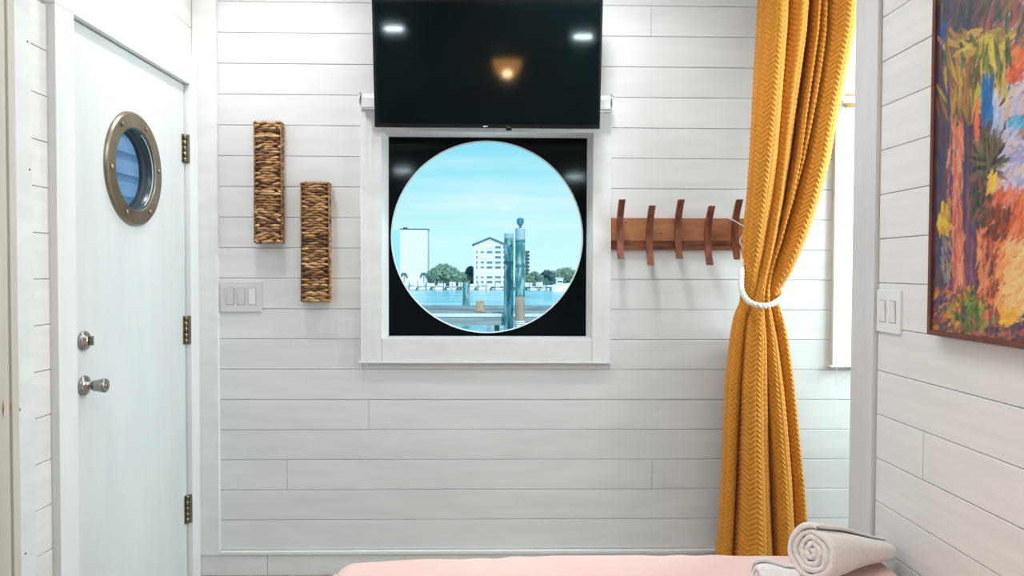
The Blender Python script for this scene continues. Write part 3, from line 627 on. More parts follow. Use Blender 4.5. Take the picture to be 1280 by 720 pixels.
# ---------------------------------------------------------------- painting
XP = XR-.022; yl = P(1164, 418, 'x', XP).y; zlo = P(1164, 418, 'x', XP).z; PW, PH = .86, 1.06; fwid = .013
art = thing('painting', 'framed oil painting of tropical palms and undergrowth on the right wall', 'painting', (XR, yl-PW/2, zlo))
y1, y0 = yl, yl-PW; z0, z1 = zlo, zlo+PH
box('frame_side', M['frame_wood'], XR-.034, XR-.001, y1-fwid, y1, z0, z1, art, .001); box('frame_side', M['frame_wood'], XR-.034, XR-.001, y0, y0+fwid, z0, z1, art, .001)
box('frame_rail', M['frame_wood'], XR-.034, XR-.001, y0+fwid, y1-fwid, z0, z0+fwid, art, .001); box('frame_rail', M['frame_wood'], XR-.034, XR-.001, y0+fwid, y1-fwid, z1-fwid, z1, art, .001)
NX, NZ = 330, 560; XPP = XR-.027
img = np.zeros((NZ, NX, 3)); cy = np.linspace(y1-fwid, y0+fwid, NX); cz_ = np.linspace(z0+fwid, z1-fwid, NZ)
dsy = (PW-2*fwid)/(NX-1); dsz = (PH-2*fwid)/(NZ-1); GY, GZ = np.meshgrid(np.arange(NX)*dsy, np.arange(NZ)*dsz)
img[:] = (.10, .07, .09)
bn = rng.random(4096)
def sr(c): return tuple(((v/255)**2.2) for v in c)
def stroke(px, py, col, ang, L, w, jit=.12):
    """px,py in photo frame; ang measured in canvas plane, degrees from horizontal (right=towards the viewer)"""
    p = P(px, py, 'x', XPP); s_, t_ = (y1-fwid)-p.y, p.z-(z0+fwid); a = math.radians(ang); ca, sa = math.cos(a), math.sin(a)
    Rr = L/2+w; i0, i1 = int((s_-Rr)/dsy), int((s_+Rr)/dsy)+2; j0, j1 = int((t_-Rr)/dsz), int((t_+Rr)/dsz)+2
    i0, j0 = max(i0, 0), max(j0, 0)
    if i0 >= min(i1, NX) or j0 >= min(j1, NZ): return
    gx, gz = GY[j0:j1, i0:i1]-s_, GZ[j0:j1, i0:i1]-t_; u = gx*ca+gz*sa; v = -gx*sa+gz*ca+.15*w*np.sin(u/(L*.3+1e-6)+px)
    m = (np.abs(v) < w/2*np.sqrt(np.clip(1.05-(2*u/L)**2, 0, 1)))[..., None]
    br = 1+.28*(bn[(((v/w+1)*14).astype(int)+int(px*7)) % 4096]-.5)[..., None]; k_ = np.array(sr([max(0, min(255, c_+rng.normal(0, jit*45))) for c_ in col]))
    blk = img[j0:j1, i0:i1]; blk[:] = np.where(m, k_*br*.72+blk*.28, blk)
def fill(x0, x1, ya, yb, cols, n, ang, L, w, js=20, jit=.10):
    for _ in range(int(n*1.5)): stroke(rng.uniform(x0, x1), rng.uniform(ya, yb), cols[rng.integers(len(cols))], ang+rng.normal(0, js), L*rng.uniform(.4, 1.1), w*rng.uniform(.5, 1.1), jit)
# underpainting
fill(1165, 1700, -120, 470, [(70, 60, 80), (95, 70, 60), (60, 65, 95), (110, 80, 60)], 1500, 80, .09, .024, 30)
fill(1165, 1700, -420, -40, [(110, 105, 70), (150, 135, 80), (75, 95, 65), (90, 80, 95), (165, 175, 195)], 900, 110, .09, .022, 30)
fill(1165, 1215, -60, 60, [(75, 70, 85), (60, 60, 110), (105, 90, 60), (50, 55, 60)], 150, 75, .06, .013)
fill(1165, 1192, 60, 430, [(70, 65, 95), (85, 70, 90), (60, 75, 110), (100, 75, 70)], 160, 85, .06, .012)
fill(1240, 1290, 20, 240, [(205, 195, 210), (180, 185, 220), (225, 205, 200), (160, 190, 225)], 210, 60, .05, .014)
fill(1255, 1700, -60, 240, [(190, 190, 215), (215, 205, 205), (160, 180, 215), (225, 180, 160), (180, 120, 90)], 600, 50, .09, .022)
fill(1222, 1285, 0, 60, [(110, 85, 80), (140, 110, 80), (170, 90, 60), (70, 60, 70)], 90, 60, .06, .012)
fill(1258, 1285, 60, 100, [(225, 95, 45), (235, 130, 80), (200, 80, 50)], 30, 40, .05, .015)
fill(1262, 1290, 148, 158, [(70, 160, 205), (90, 180, 220)], 14, 20, .05, .008, 8)
fill(1250, 1300, 170, 235, [(185, 180, 215), (150, 150, 200), (215, 200, 215), (225, 195, 185)], 90, 10, .035, .012)
fill(1240, 1300, 225, 262, [(215, 200, 205), (150, 150, 200), (230, 160, 130)], 50, 20, .035, .010)
# ground right
fill(1250, 1700, 290, 400, [(238, 190, 120), (245, 205, 135), (240, 170, 105), (250, 215, 160)], 700, 40, .06, .018, 30)
fill(1228, 1290, 240, 300, [(225, 110, 65), (235, 135, 85), (190, 80, 50), (215, 90, 45)], 130, 60, .05, .012)
fill(1222, 1252, 290, 400, [(225, 125, 80), (190, 85, 55), (235, 150, 100), (170, 70, 60)], 140, 75, .045, .010)
fill(1245, 1262, 300, 380, [(235, 150, 90), (240, 180, 115), (225, 120, 60)], 60, 60, .05, .010)
# crowns
for _ in range(150):
    t_ = rng.random(); stroke(1178+t_*72+rng.normal(0, 4), 55+rng.random()*85, [(190, 150, 65), (160, 125, 70), (150, 105, 65), (200, 170, 85), (115, 85, 70), (165, 105, 60)][rng.integers(6)], 112-t_*48+rng.normal(0, 14), .085, .009)
for _ in range(50): stroke(rng.uniform(1190, 1262), rng.uniform(38, 70), [(190, 150, 70), (150, 120, 70), (215, 180, 90)][rng.integers(3)], rng.uniform(130, 190), .06, .012)
for _ in range(46): stroke(rng.uniform(1215, 1266), rng.uniform(60, 125), [(205, 190, 70), (90, 120, 50), (40, 80, 50), (220, 200, 90)][rng.integers(4)], rng.uniform(75, 110), .07, .008)
for x_, y_ in ((1206, 20), (1180, 30), (1182, 70), (1250, 15), (1258, 30), (1217, 50), (1262, 70), (1203, 75), (1240, 92)): stroke(x_, y_, (45, 90, 60), rng.uniform(90, 130), .05, .014)
fill(1173, 1183, 30, 60, [(50, 80, 160), (60, 90, 150)], 10, 70, .03, .01)
# blue gap
fill(1227, 1241, 100, 152, [(20, 110, 170), (15, 90, 150), (40, 130, 190)], 60, 85, .05, .010, 10)
fill(1240, 1250, 120, 190, [(190, 205, 225), (150, 175, 215), (210, 200, 215)], 26, 85, .05, .010, 10)
# trunks
fill(1219, 1224, 125, 175, [(235, 120, 85), (220, 100, 75)], 30, 88, .05, .007, 6)
for _ in range(260):
    y_ = rng.uniform(150, 385); cxx = 1199+3*math.sin(y_/50)-2; hw = 9 if y_ < 260 else 7
    stroke(cxx+rng.uniform(-hw, hw), y_, [(220, 120, 90), (235, 140, 105), (195, 95, 70), (225, 155, 125), (165, 85, 90)][rng.integers(5)], 88+rng.normal(0, 14), .05, .008)
fill(1186, 1190, 160, 380, [(95, 60, 90), (70, 60, 100)], 50, 88, .05, .006, 8); fill(1208, 1218, 220, 380, [(110, 70, 105), (150, 90, 110), (90, 65, 100)], 80, 85, .05, .008, 10)
# spiky bush in the middle
for _ in range(90):
    a_ = rng.uniform(-20, 200); r_ = rng.uniform(.2, 1); stroke(1236+14*r_*math.cos(math.radians(a_)), 200-38*r_*math.sin(math.radians(a_))+10, [(85, 85, 60), (110, 100, 70), (55, 60, 50), (125, 105, 80), (40, 50, 50)][rng.integers(5)], a_+rng.normal(0, 8), .075, .010)
fill(1214, 1240, 225, 280, [(45, 60, 50), (60, 80, 60), (80, 75, 60), (150, 90, 80)], 70, 70, .035, .011)
fill(1236, 1246, 215, 238, [(230, 190, 70), (240, 205, 90)], 14, 60, .03, .013)
fill(1228, 1262, 262, 300, [(110, 60, 45), (150, 75, 50), (90, 50, 45)], 36, 50, .04, .012)
fill(1234, 1248, 300, 370, [(100, 50, 45), (140, 65, 45)], 24, 80, .022, .010)
# yellow leaves, foreground
fill(1174, 1188, 258, 290, [(215, 170, 50), (190, 145, 55), (230, 190, 70)], 34, 75, .035, .013); fill(1177, 1188, 300, 350, [(130, 120, 150), (160, 140, 110), (180, 150, 70)], 24, 100, .04, .008)
fill(1167, 1215, 358, 425, [(200, 130, 50), (170, 90, 60), (120, 70, 70), (80, 70, 110), (215, 150, 60)], 130, 30, .035, .013); fill(1215, 1290, 395, 440, [(90, 70, 90), (150, 80, 70), (70, 65, 100), (185, 110, 80)], 120, 10, .035, .012)
for _ in range(70): stroke(1214+rng.normal(0, 9), 392+rng.normal(0, 12), [(60, 95, 45), (40, 75, 40), (150, 160, 60), (95, 120, 50)][rng.integers(4)], rng.uniform(0, 180), .022, .013)
fill(1250, 1272, 384, 402, [(240, 190, 70), (235, 170, 60)], 34, 30, .03, .014)
fill(1259, 1292, 300, 382, [(238, 190, 120), (245, 205, 135), (240, 175, 110)], 60, 40, .05, .014, 20, .05)
fill(1290, 1700, 380, 470, [(90, 70, 90), (190, 110, 60), (70, 90, 60), (210, 160, 70)], 300, 30, .06, .018)
vs = np.zeros((NZ, NX, 3)); vs[..., 0] = XPP+.0006*np.sin(np.arange(NX)*.9)[None, :]; vs[..., 1] = cy[None, :]; vs[..., 2] = cz_[:, None]
lum = img.mean(2); vs[..., 0] -= .0012*np.clip(lum, 0, 1)
idx = np.arange(NZ*NX).reshape(NZ, NX); q4 = np.stack([idx[:-1, :-1], idx[:-1, 1:], idx[1:, 1:], idx[1:, :-1]], -1).reshape(-1, 4)
me = bpy.data.meshes.new('canvas'); me.vertices.add(NZ*NX); me.vertices.foreach_set('co', vs.reshape(-1)); me.loops.add(q4.size); me.loops.foreach_set('vertex_index', q4.reshape(-1).astype(np.int32))
me.polygons.add(len(q4)); me.polygons.foreach_set('loop_start', np.arange(0, q4.size, 4, dtype=np.int32)); me.update(calc_edges=True)
at = me.color_attributes.new('Col', 'FLOAT_COLOR', 'POINT'); at.data.foreach_set('color', np.concatenate([np.clip(img, 0, 1), np.ones((NZ, NX, 1))], 2).reshape(-1)); me.materials.append(M['canvas'])
link('canvas', me, art)

# ---------------------------------------------------------------- bed, blanket, towels
BZ = .50; bxl = P(392, 712, 'z', BZ).x+.03; byf = P(760, 689, 'z', BZ).y+.012
bed = thing('bed', 'bed under the pink blanket in the foreground against the right wall', 'bed', ((bxl+XR)/2, .9, 0))
b = MB(); b.box(bxl+.04, XR-.02, .15, byf-.04, .2, BZ-.03); b.build('mattress', M['mattress'], bed, .03)
box('bed_base', M['bedwood'], bxl+.05, XR-.03, .16, byf-.05, .08, .2, bed, .01)
for x in (bxl+.08, XR-.12):
    for y in (.22, byf-.13): box('leg', M['bedwood'], x, x+.06, y, y+.06, 0, .08, bed)
# blanket as one soft sheet over the mattress
n1, n2 = 150, 190; xs = np.linspace(0, 1, n1); ys = np.linspace(0, 1, n2); vv = np.zeros((n2, n1, 3)); rad = .07
Wd = XR-.012-bxl; Lg = byf-.10
def prof(s, L, drop):      # s from the far end: up the side, round the corner, over the top
    if s < drop: return 0.0, -rad-(drop-s)
    s -= drop; q_ = rad*math.pi/2
    if s < q_: a = s/rad; return rad*(1-math.cos(a)), -rad+rad*math.sin(a)
    return rad+(s-q_), 0.0
for j, v_ in enumerate(ys):
    sy, hy = prof(v_**1.4*(Lg+.25), Lg, .28)
    for i, u_ in enumerate(xs):
        sx, hx = prof(u_*(Wd+.22), Wd, .22)
        x = bxl+min(sx, Wd); y = byf-sy; h = min(hy, hx) if min(hy, hx) < -rad else -(rad-math.sqrt(max(rad*rad-max(0, rad-sx)**2-max(0, rad-sy)**2, 0))) if (sx < rad or sy < rad) else 0
        cxr = max(0, rad*2-sx); cyr = max(0, rad*2-sy)
        if cxr > 0 and cyr > 0:      # round the plan corner
            r_ = math.hypot(cxr, cyr)
            if r_ > rad*2: k_ = rad*2/r_; x = bxl+rad*2-cxr*k_; y = byf-rad*2+cyr*k_
        wr = .0018*math.sin(x*9+y*17+2*math.sin(x*6))+.0014*math.sin(x*31-y*24+3*math.sin(x*11))+.0022*math.sin(x*4.3)-.024*math.exp(-((x-bxl)/.28))*1.0+.004
        xx = x-.0; vv[j, i] = (xx+(.01*math.sin(y*20) if hx < -rad else 0), y+(.008*math.sin(x*22) if hy < -rad else 0), BZ+h+wr*(1 if h > -.03 else .3))
idx = np.arange(n1*n2).reshape(n2, n1); q4 = np.stack([idx[:-1, :-1], idx[1:, :-1], idx[1:, 1:], idx[:-1, 1:]], -1).reshape(-1, 4)
me = bpy.data.meshes.new('blanket'); me.from_pydata(vv.reshape(-1, 3).tolist(), [], q4.tolist()); me.polygons.foreach_set('use_smooth', [True]*len(me.polygons)); me.materials.append(M['pink'])
bl = link('blanket', me); bl['label'] = 'pale pink blanket spread over the bed at the bottom of the picture'; bl['category'] = 'blanket'

def towel(c, ax, R0, R1, L, turns, label, m, seed, phase=0, squash=.94):
    """rolled towel: a folded double layer wound in a spiral, extruded along ax"""
    rnd = random.Random(seed); c = Vector(c); ax = Vector(ax).normalized(); s1 = Vector((0, 0, 1)).cross(ax).normalized(); s2 = ax.cross(s1); n = 260; K = 26; th_ = R0/(turns+.55)*.43
    mb = MB(); rings = []
    sv = []
    for i in range(n):
        f = i/(n-1); w = f*turns*2*math.pi+phase; r = R0*(.13+.87*f)-th_; r += R0*(.028*math.sin(w*2.3+seed)+.020*math.sin(w*5.1)+.012*math.sin(w*9.7))*min(1, f*3)*(1-f*.55); sv.append((w, r, th_*(1+.18*math.sin(w*3.7))))
    outl = [(w, r+t) for w, r, t in sv]+[(sv[-1][0]+.06, sv[-1][1])]+[(w, r-t) for w, r, t in reversed(sv)]+[(sv[0][0]-.3, sv[0][1])]
    m_ = len(outl); vs = []
    for k in range(K):
        g = k/(K-1); sc_ = (R0+(R1-R0)*g)/R0; ed = min(g, 1-g)*L; rb = -.006*max(0, 1-ed/.006)
        for w, r in outl:
            bul = .006*math.sin((w % (2*math.pi))*2-g*5) if g > .1 else 0
            lay = .004*math.sin(w*.9+seed) if k == 0 else 0
            rr = (r+rb*(r/R0))*sc_+bul*(r/R0)*min(1, g*3); vs.append(c+ax*(g*L+lay)+s1*(rr*math.cos(w))+s2*(rr*math.sin(w)*(squash-.15*g)))
    fs = [(k*m_+i, (k+1)*m_+i, (k+1)*m_+(i+1) % m_, k*m_+(i+1) % m_) for k in range(K-1) for i in range(m_)]
    for i in range(n-1):    # end caps between the two skins
        for k, o_ in ((0, 1), (K-1, 0)):
            a_, b_, c_, d_ = k*m_+i, k*m_+i+1, k*m_+(m_-2-i-1), k*m_+(m_-2-i); fs.append((a_, b_, c_, d_) if o_ else (d_, c_, b_, a_))
    mb.add(vs, fs, None, True); o = mb.build('rolled_towel', m); o['label'] = label; o['category'] = 'towel'; o['group'] = 'rolled towels on the bed'
    bm = bmesh.new(); bm.from_mesh(o.data); bmesh.ops.recalc_face_normals(bm, faces=bm.faces); bm.to_mesh(o.data); bm.free()
    return o
tc1 = P(1014, 697, 'y', 1.95)
towel((tc1.x, tc1.y, BZ+.088), (.8, .42, -.135), .0865, .046, .31, 4.2, 'larger off-white rolled towel, its spiral end facing the camera, on the pink blanket', M['towel'], 2, .4)
tc2 = P(946, 728, 'y', 1.84); towel((tc2.x, tc2.y, BZ+.060), (1, -.1, 0), .056, .055, .10, 3.0, 'small bright white rolled towel lying at the left of the larger towel roll', M['towel_b'], 6, 1.2, .95)

# ---------------------------------------------------------------- ceiling lights and lamp behind the camera
for i, (x, y) in enumerate(DLS):
    t = thing('ceiling_light', ('left', 'middle', 'right')[i]+' recessed ceiling light above the window wall', 'ceiling light', (x, y, TOP), 'recessed ceiling lights')
    b = MB(); b.lathe((x, y, TOP), (0, 0, -1), [(-.01, .09), (.006, .088), (.008, .078), (-.002, .074)], 32); b.build('trim_ring', M['plastic'], t)
    b = MB(); b.lathe((x, y, TOP-.001), (0, 0, -1), [(0, 0), (0, .074)], 32); b.build('lens', M['led'], t)
Mt3 = (Matrix.Rotation(th, 4, 'X') @ Vector((0, -1, 0)))
def behind(px, py, ydist):
    # where a lamp must stand to be mirrored at this spot of the television
    d = (R3 @ Vector((px-640, 360-py, -F))).normalized(); o = Vector((0, 0, CZ)); s_ = (tvb-o).dot(Mt3)/d.dot(Mt3); h = o+d*s_; r_ = d-2*d.dot(Mt3)*Mt3
    return h+r_*((ydist-h.y)/r_.y)
for nm, px in (('left', 492), ('right', 729)):
    p = behind(px, 36 if nm == 'left' else 46, -1.9); t = thing('wall_light', nm+' slim white wall light placed for its reflection in the television', 'wall light', (p.x, -1.95, p.z), 'slim wall lights')
    b = MB(); b.tube([(p.x-.09, p.y, p.z), (p.x+.09, p.y, p.z)], .007, 12); b.build('lit_tube', M['tube'], t); b = MB(); b.box(p.x-.1, p.x+.1, p.y-.02-.02, p.y-.02, p.z-.02, p.z+.02); b.build('holder', M['plastic'], t)
p = behind(634, 82, -1.7); t = thing('pendant_lamp', 'warm round pendant lamp at the rear of the room', 'lamp', p)
b = MB(); b.lathe(p, (0, 0, 1), [(-.14, 0), (-.13, .05), (-.06, .115), (0, .14), (.06, .145), (.065, 0)], 28); b.build('globe', M['warm'], t); b = MB(); b.lathe(p+Vector((0, .075, -.06)), (0, 0, 1), [(-.055, 0), (-.045, .035), (0, .055), (.03, .045), (.05, 0)], 20); b.build('bulb', M['bulb'], t)
b = MB(); b.tube([p+Vector((0, 0, .065)), (p.x, p.y, TOP)], .004, 8); b.build('cable', M['bezel'], t)

# ================================================================= outside
WZ = CZ-3.2
dsh = 3.2*F/25.5                       # distance of the far shore
b = MB(); b.add([(-150, 6, WZ), (150, 6, WZ), (150, dsh+2, WZ), (-150, dsh+2, WZ)], [(0, 1, 2, 3)])
wt = b.build('river_water', M['water']); wt['label'] = 'blue rippled river water outside the round window'; wt['category'] = 'water'; wt['kind'] = 'stuff'
box('quay_ground', M['ground'], -150, 150, dsh, dsh+70, WZ-1, WZ+.55, None, label='pale quay along the far shore of the river', category='quay')
box('seawall', M['seawall'], -60, 60, dsh-.6, dsh-.02, WZ-1, WZ+.5, None, label='dark seawall along the far shore of the river', category='wall')
# docks
def dock(px0, px1, ytop, yd, wdt, label, face=.5, edge='dockedge'):
    zt = P(600, ytop, 'y', yd).z; x0, x1 = P(px0, ytop, 'y', yd).x, P(px1, ytop, 'y', yd).x
    t = thing('dock', label, 'dock', ((x0+x1)/2, yd, WZ), 'wooden docks in the river')
    n = int((x1-x0)/.28)
    for i in range(n):
        a = x0+i*(x1-x0)/n; box('deck_plank', M['dockwood'], a+.01, a+(x1-x0)/n-.01, yd, yd+wdt, zt-.06+random.uniform(-.008, .008), zt, t)
    box('edge_beam', M[edge], x0, x1, yd-.09, yd-.005, zt-.12, zt+.03, t); box('face_board', M['dockface'], x0, x1, yd-.05, yd-.01, zt-face, zt-.125, t)
    for i in range(5):
        a = x0+(i+.5)*(x1-x0)/5; b = MB(); b.lathe((a, yd+.5, WZ-.3), (0, 0, 1), [(0, .12), (zt-.07-WZ+.3, .12), (zt-.07-WZ+.3, 0)], 12); b.build('dock_leg', M['pilingbase'], t)
    return zt
d1 = dock(380, 840, 384, 42, 2.2, 'farther wooden dock behind the two tall pilings', .36, 'dockwood')
d2 = dock(380, 860, 392.5, 33, 1.9, 'nearer wooden dock with a bleached edge beam in front of the farther one', .50)
def piling(px0, px1, py0, py1, yd, label, segs, group='wooden pilings in the river', extra=None):
    x0, x1 = P(px0, 350, 'y', yd).x, P(px1, 350, 'y', yd).x; r = (x1-x0)/2; cx = (x0+x1)/2; zt, zb = P(px0, py0, 'y', yd).z, P(px0, py1, 'y', yd).z
    t = thing('piling', label, 'piling', (cx, yd+r, WZ), group); hp = zt-zb
    for nm, f0, f1, mm, rr in segs:
        z_a = zt-hp*f1 if f1 < 1 else min(zb, WZ-.3) if f1 == 1 else zb; z_b = zt-hp*f0; prof_ = [(0, 0), (0, r*rr)]
        for k in range(1, 8): prof_.append((k/8*(z_b-z_a), r*rr*(1+random.uniform(-.02, .02))))
        prof_ += [(z_b-z_a, r*rr), (z_b-z_a, 0)]; b = MB(); b.lathe((cx, yd+r, z_a), (0, 0, 1), prof_, 20); b.build(nm, M[mm], t)
    return t, cx, yd+r, zt, r
piling(630, 642, 291.5, 396, 32.4, 'left of the two tall teal pilings standing in front of the docks', [('sleeve', 0, .06, 'pilingcap', 1), ('shaft', .06, .34, 'piling', .99), ('dark_band', .34, .37, 'pilingband', 1.0), ('lower_shaft', .37, 1, 'piling', .99)])
t, cx, cy2, zt, r = piling(644, 656.5, 285, 411, 31.0, 'right tall teal piling carrying a round blue lantern', [('sleeve', 0, .12, 'pilingcap', 1), ('dark_band', .12, .14, 'pilingband', 1.01), ('shaft', .14, .37, 'piling', .99), ('dark_band', .37, .39, 'pilingband', 1.0), ('middle_shaft', .39, .68, 'piling', .98), ('foot', .68, 1, 'pilingbase', .96)])
b = MB(); b.lathe((cx, cy2, zt), (0, 0, 1), [(0, .08), (.10, .05), (.14, .09), (.20, .16), (.24, .11), (.27, .17), (.30, .17), (.33, .12), (.36, .17), (.42, .10), (.46, 0)], 16); b.build('lantern', M['solar'], t)
b = MB()
for k in range(3): zz = P(650, 402+k*2.6, 'y', 31).z; b.lathe((cx, cy2, zz), (0, 0, 1), [(-.03, r+.01), (0, r+.04), (.03, r+.01)], 20)
b.build('rope_coil', M['rope'], t)
piling(578, 587, 353, 380, 44.5, 'short dark piling stub behind the farther dock', [('shaft', 0, 1, 'piling', 1)])
zz = d2+.012; xa, xb = P(595, 380, 'y', 34.2).x, P(605.5, 380, 'y', 34.2).x; zp = P(600, 376.5, 'y', 34.2).z
b = MB(); b.box(xa, xb, 34.2, 34.2+(xb-xa), zz, zp); o = b.build('mooring_post', M['postwood'], None, .03); o['label'] = 'short square brown post standing on the nearer dock'; o['category'] = 'post'

# buildings on the far shore
def building(px0, px1, ytop, yd, depth, label, gable=0, side=None):
    x0, x1 = P(px0, 340, 'y', yd).x, P(px1, 340, 'y', yd).x; zt = P((px0+px1)/2, ytop, 'y', yd).z; zb = WZ+.5
    t = thing('building', label, 'building', ((x0+x1)/2, yd, zb)); b = MB(); b.box(x0, x1, yd, yd+depth, zb, zt)
    if gable:
        zg = P((px0+px1)/2, gable, 'y', yd).z; xm = (x0+x1)/2; b.add([(x0, yd, zt), (x1, yd, zt), (xm, yd, zg), (x0, yd+depth, zt), (x1, yd+depth, zt), (xm, yd+depth, zg)], [(0, 1, 2), (3, 5, 4)])
    b.build('wall', M['stucco'], t)
    if gable:
        e_ = .25; b = MB(); th2 = .16
        for xs_, sg in ((x0, -1), (x1, 1)):
            b.add([(xs_+sg*e_, yd-.3, zt-.1), (xm, yd-.3, zg), (xm, yd-.3, zg+th2), (xs_+sg*e_, yd-.3, zt-.1+th2), (xs_+sg*e_, yd+depth, zt-.1), (xm, yd+depth, zg), (xm, yd+depth, zg+th2), (xs_+sg*e_, yd+depth, zt-.1+th2)], [(0, 1, 2, 3), (4, 7, 6, 5), (0, 4, 5, 1), (3, 2, 6, 7), (0, 3, 7, 4)])
        b.build('roof', M['roofdark'], t)
    return t, x0, x1, zb, zt
yd = dsh+6
t, x0, x1, zb, zt = building(592, 632.5, 306, yd, 9, 'white apartment block with dark gable roof and rows of windows across the river', 297.5)
for yy in (309, 315, 321.5, 328, 334.2, 340, 346.5, 352.5):
    for xa, xb, hgt in ((595.5, 597, 3.2), (601, 605, 1.8), (608.5, 615.5, 2.6), (619, 626, 2.6), (629, 630.2, 3)):
        if yy in (309,) and xa < 600: continue
        p0, p1 = P(xa, yy+hgt/2, 'y', yd-.05), P(xb, yy-hgt/2, 'y', yd-.05)
        w_ = box('window', M['winglass'] if not (yy in (340,) or (yy in (309, 321.5) and 600 < xa < 612)) else M['stucco'], p0.x, p1.x, yd-.07, yd+.02, p0.z, p1.z, t)
t, x0, x1, zb, zt = building(500, 534.5, 287, yd+1, 3, 'plain white tower block at the left of the round window across the river')
box('side_wall', M['stucco_shade'], P(480, 340, 'y', yd+1).x, x0-.01, yd+1.1, yd+3.8, zb, zt-.1, t, label='side wing with its blue shade put into the colour'); box('parapet', M['roofdark'], x0-.05, x1+.05, yd+.95, yd+4.1, zt, zt+.16, t)
box('roof_box', M['roofdark'], x0+.4, x0+1.0, yd+2, yd+3, zt+.16, zt+.42, t)
t, x0, x1, zb, zt = building(655, 660.5, 311, yd+2, 4, 'narrow white apartment tower half hidden behind the right tall piling')
for k in range(9):
    p0, p1 = P(657, 316+k*4.6, 'y', yd+1.9), P(661, 313.6+k*4.6, 'y', yd+1.9); box('balcony', M['roofdark'], p0.x, p1.x+.1, yd+1.5, yd+2.1, p0.z, p1.z, t)

# trees
def blob(mb, c, r, seed):
    rnd = random.Random(seed); bm = bmesh.new(); bmesh.ops.create_icosphere(bm, subdivisions=3, radius=r)
    for v in bm.verts:
        n_ = v.co.normalized(); k_ = 1+.22*math.sin(n_.x*7+seed)*math.cos(n_.z*6+seed*2)+.16*math.sin(n_.y*13+n_.z*11)+rnd.uniform(-.10, .10); v.co *= k_
    bm.verts.index_update(); mb.add([v.co+Vector(c) for v in bm.verts], [[v.index for v in f.verts] for f in bm.faces]); bm.free()
def leafcloud(mb, c, rx, rz, n, seed, s=.16):
    rnd = random.Random(seed)
    for _ in range(n):
        d = Vector((rnd.gauss(0, 1), rnd.gauss(0, 1), rnd.gauss(0, 1))).normalized()*rnd.uniform(.75, 1.12); p = Vector(c)+Vector((d.x*rx, d.y*rx, d.z*rz))
        a = Vector((rnd.uniform(-1, 1), rnd.uniform(-1, 1), rnd.uniform(-1, 1))).normalized()*s*rnd.uniform(.6, 1.3); b2 = a.orthogonal()*.6; mb.add([p-a, p+b2, p+a, p-b2], [(0, 1, 2, 3)])
def tree(px, ytop, wpx, yd_, m, label, seed):
    zt_ = P(px, ytop, 'y', yd_).z; x = P(px, 345, 'y', yd_).x; w = wpx/F*yd_; t = thing('tree', label, 'tree', (x, yd_, WZ+.5), 'trees on the far shore'); rnd = random.Random(seed); h = zt_-WZ-.5
    b = MB(); b.tube([(x, yd_, WZ+.5), (x+.1, yd_, WZ+.5+h*.5)], [.14, .1], 8); b.build('trunk', M['bark'], t); mb = MB()
    for k in range(6):
        cx = x+(k-2.5)/5*w*.72; hz_ = h*(.62-.20*abs(k-2.5)/2.5+rnd.uniform(-.05, .05)); rr = min(h-hz_, w*.30); rr = max(rr, .5); c = (cx, yd_+rnd.uniform(-.5, .5), WZ+.5+h-rr-(h*.22)*abs(k-2.5)/2.5)
        blob(mb, c, rr*.85, seed*10+k); leafcloud(mb, c, rr, rr, 170, seed+k)
        blob(mb, (cx, yd_+.3, WZ+.5+h*.3), max(rr*.8, h*.26), seed*7+k)
    mb.build('foliage', m, t)
for a in ((555, 328.5, 33, dsh+4.8, 'foliage', 'broad grey-green tree across the river beside the plain white tower'), (576, 340, 22, dsh+11, 'foliage', 'low bushy tree across the river left of the gabled block'),
          (588, 332, 10, dsh+17, 'foliage_dark', 'dark tree against the left edge of the gabled block'), (536, 342, 8, dsh+22, 'foliage', 'small tree at the right foot of the plain white tower'), (668, 339, 16, dsh+4.5, 'foliage', 'low tree across the river just right of the tall pilings'),
          (684, 337, 14, dsh+14, 'foliage_dark', 'dark middle tree across the river right of the pilings'), (706, 333.5, 34, dsh+20, 'foliage', 'broad tree across the river at the right of the round window'), (735, 338, 26, dsh+8, 'foliage', 'tree across the river hidden at the far right edge of the window')):
    tree(a[0], a[1], a[2], a[3], M[a[4]], a[5], int(a[0]))
for px, ytop, lb in ((505, 341, 'palm tree in front of the plain white tower, at its left'), (529.5, 341, 'palm tree in front of the plain white tower, at its right'), (540, 344, 'small palm tree between tower and broad tree')):
    yd_ = dsh+2.1; p = P(px, ytop, 'y', yd_); t = thing('palm_tree', lb, 'tree', (p.x, yd_, WZ+.5), 'palms on the far shore'); b = MB(); b.tube([(p.x, yd_, WZ+.5), (p.x+.05, yd_, p.z)], .07, 8); b.build('trunk', M['bark'], t); b = MB()
    for k in range(12):
        w = k*math.pi/6; e1 = Vector((math.cos(w), math.sin(w), 0)); c0 = Vector((p.x, yd_, p.z)); pts = [c0+e1*(s_*.6)+Vector((0, 0, .25*s_-.45*s_*s_*(1+.4*(k % 3)))) for s_ in (0, .3, .6, .9, 1.2)]
        sd_ = e1.cross(Vector((0, 0, 1)))*.09; vs_ = [q_ for pt in pts for q_ in (pt-sd_, pt+sd_+Vector((0, 0, -.02)))]; b.add(vs_, [(2*i, 2*i+1, 2*i+3, 2*i+2) for i in range(4)])
    b.build('frond', M['foliage_dark'], t)
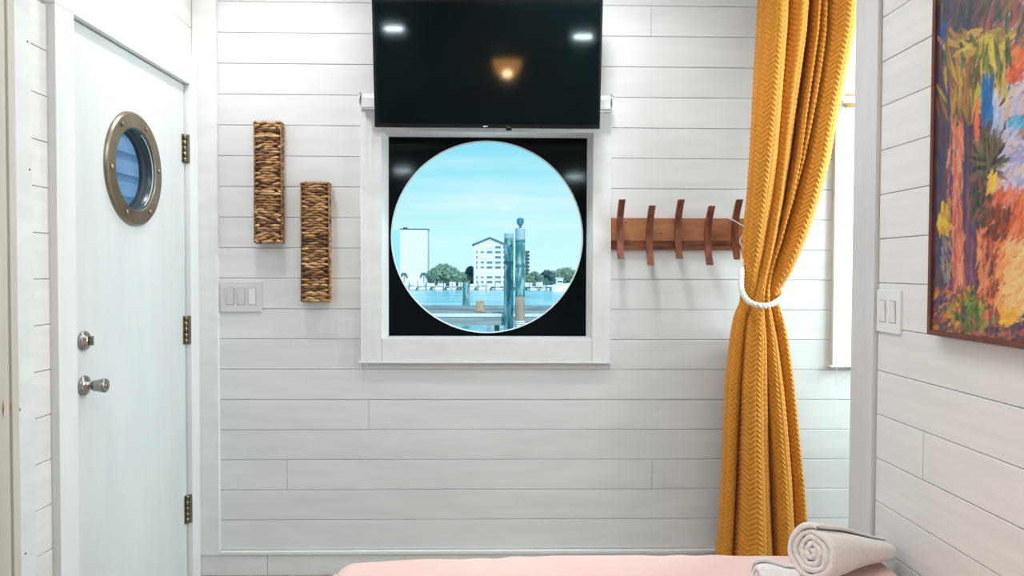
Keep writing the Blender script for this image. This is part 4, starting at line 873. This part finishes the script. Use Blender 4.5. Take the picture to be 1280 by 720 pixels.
# boats and low roofs on the quay
rnd = random.Random(11)
def boat(px, yd_, L, h, label, zoff=.0):
    x = P(px, 350, 'y', yd_).x; z = WZ+zoff; t = thing('boat', label, 'boat', (x, yd_, z), 'boats moored along the far shore'); b = MB()
    b.add([(x-L/2, yd_-.5, z+.05), (x+L*.35, yd_-.5, z+.05), (x+L*.35, yd_+.5, z+.05), (x-L/2, yd_+.5, z+.05), (x-L/2, yd_-.6, z+h*.4), (x+L*.5, yd_-.1, z+h*.5), (x+L*.5, yd_+.1, z+h*.5), (x-L/2, yd_+.6, z+h*.4)],
          [(0, 1, 5, 4), (1, 2, 6, 5), (2, 3, 7, 6), (3, 0, 4, 7), (4, 5, 6, 7), (0, 3, 2, 1)]); b.build('hull', M['boatwhite'], t)
    box('cabin', M['boatwhite'], x-L*.25, x+L*.12, yd_-.35, yd_+.35, z+h*.42, z+h*.72, t); box('cabin_window', M['boatdark'], x-L*.2, x+L*.1, yd_-.37, yd_+.36, z+h*.52, z+h*.62, t)
    box('cabin_roof', M['boatwhite'], x-L*.3, x+L*.16, yd_-.4, yd_+.4, z+h*.74, z+h*.79, t); b = MB(); b.tube([(x-L*.05, yd_, z+h*.79), (x-L*.05, yd_, z+h*1.5)], .02, 6); b.build('mast', M['boatwhite'], t)
lbl = ['white boat moored on the far shore, %s' % s for s in ('leftmost, below the left palm', 'below the right side of the plain tower', 'below the broad left tree', 'left of the short piling stub', 'just right of the short piling stub', 'below the left windows of the gabled block', 'below the right windows of the gabled block', 'just right of the tall pilings', 'below the dark middle tree')]
for i, px in enumerate((514, 531, 549, 565, 586, 605, 623, 667, 681)): boat(px, dsh-1.6+rnd.uniform(-.3, .3), rnd.uniform(1.4, 2.2), rnd.uniform(.7, 1.15), lbl[i])
boat(701, dsh-9, 2.6, 2.6, 'larger white cabin boat out on the water at the right of the round window')
ORD = 'first second third fourth fifth sixth seventh eighth ninth tenth eleventh twelfth thirteenth fourteenth fifteenth sixteenth seventeenth eighteenth nineteenth twentieth'.split()
sn = 0
for i in range(14):
    px = 512+i*13.5
    if 628 < px < 660: continue
    x = P(px, 350, 'y', dsh+1).x; w = rnd.uniform(.4, .75); h = rnd.uniform(.3, .75)
    o = box('dock_shed', M['boatwhite'], x-w, x+w, dsh+.2, dsh+.8, WZ+.5, WZ+.5+h, None); o['label'] = ORD[sn]+' small white shed from the left on the far quay'; sn += 1; o['category'] = 'shed'; o['group'] = 'white sheds along the far quay'
for i in range(19):
    px = 512+i*10.7; x = P(px, 350, 'y', dsh-2).x; o = MB(); o.lathe((x, dsh-2.6, WZ-.3), (0, 0, 1), [(0, .06), (.3+rnd.uniform(.8, 1.5), .06), (1.9, 0)], 8); o = o.build('mooring_pile', M['postwood' if i % 2 else 'seawall'])
    o['label'] = ORD[i]+' thin mooring pile from the left along the far seawall'; o['category'] = 'piling'; o['group'] = 'mooring piles along the seawall'
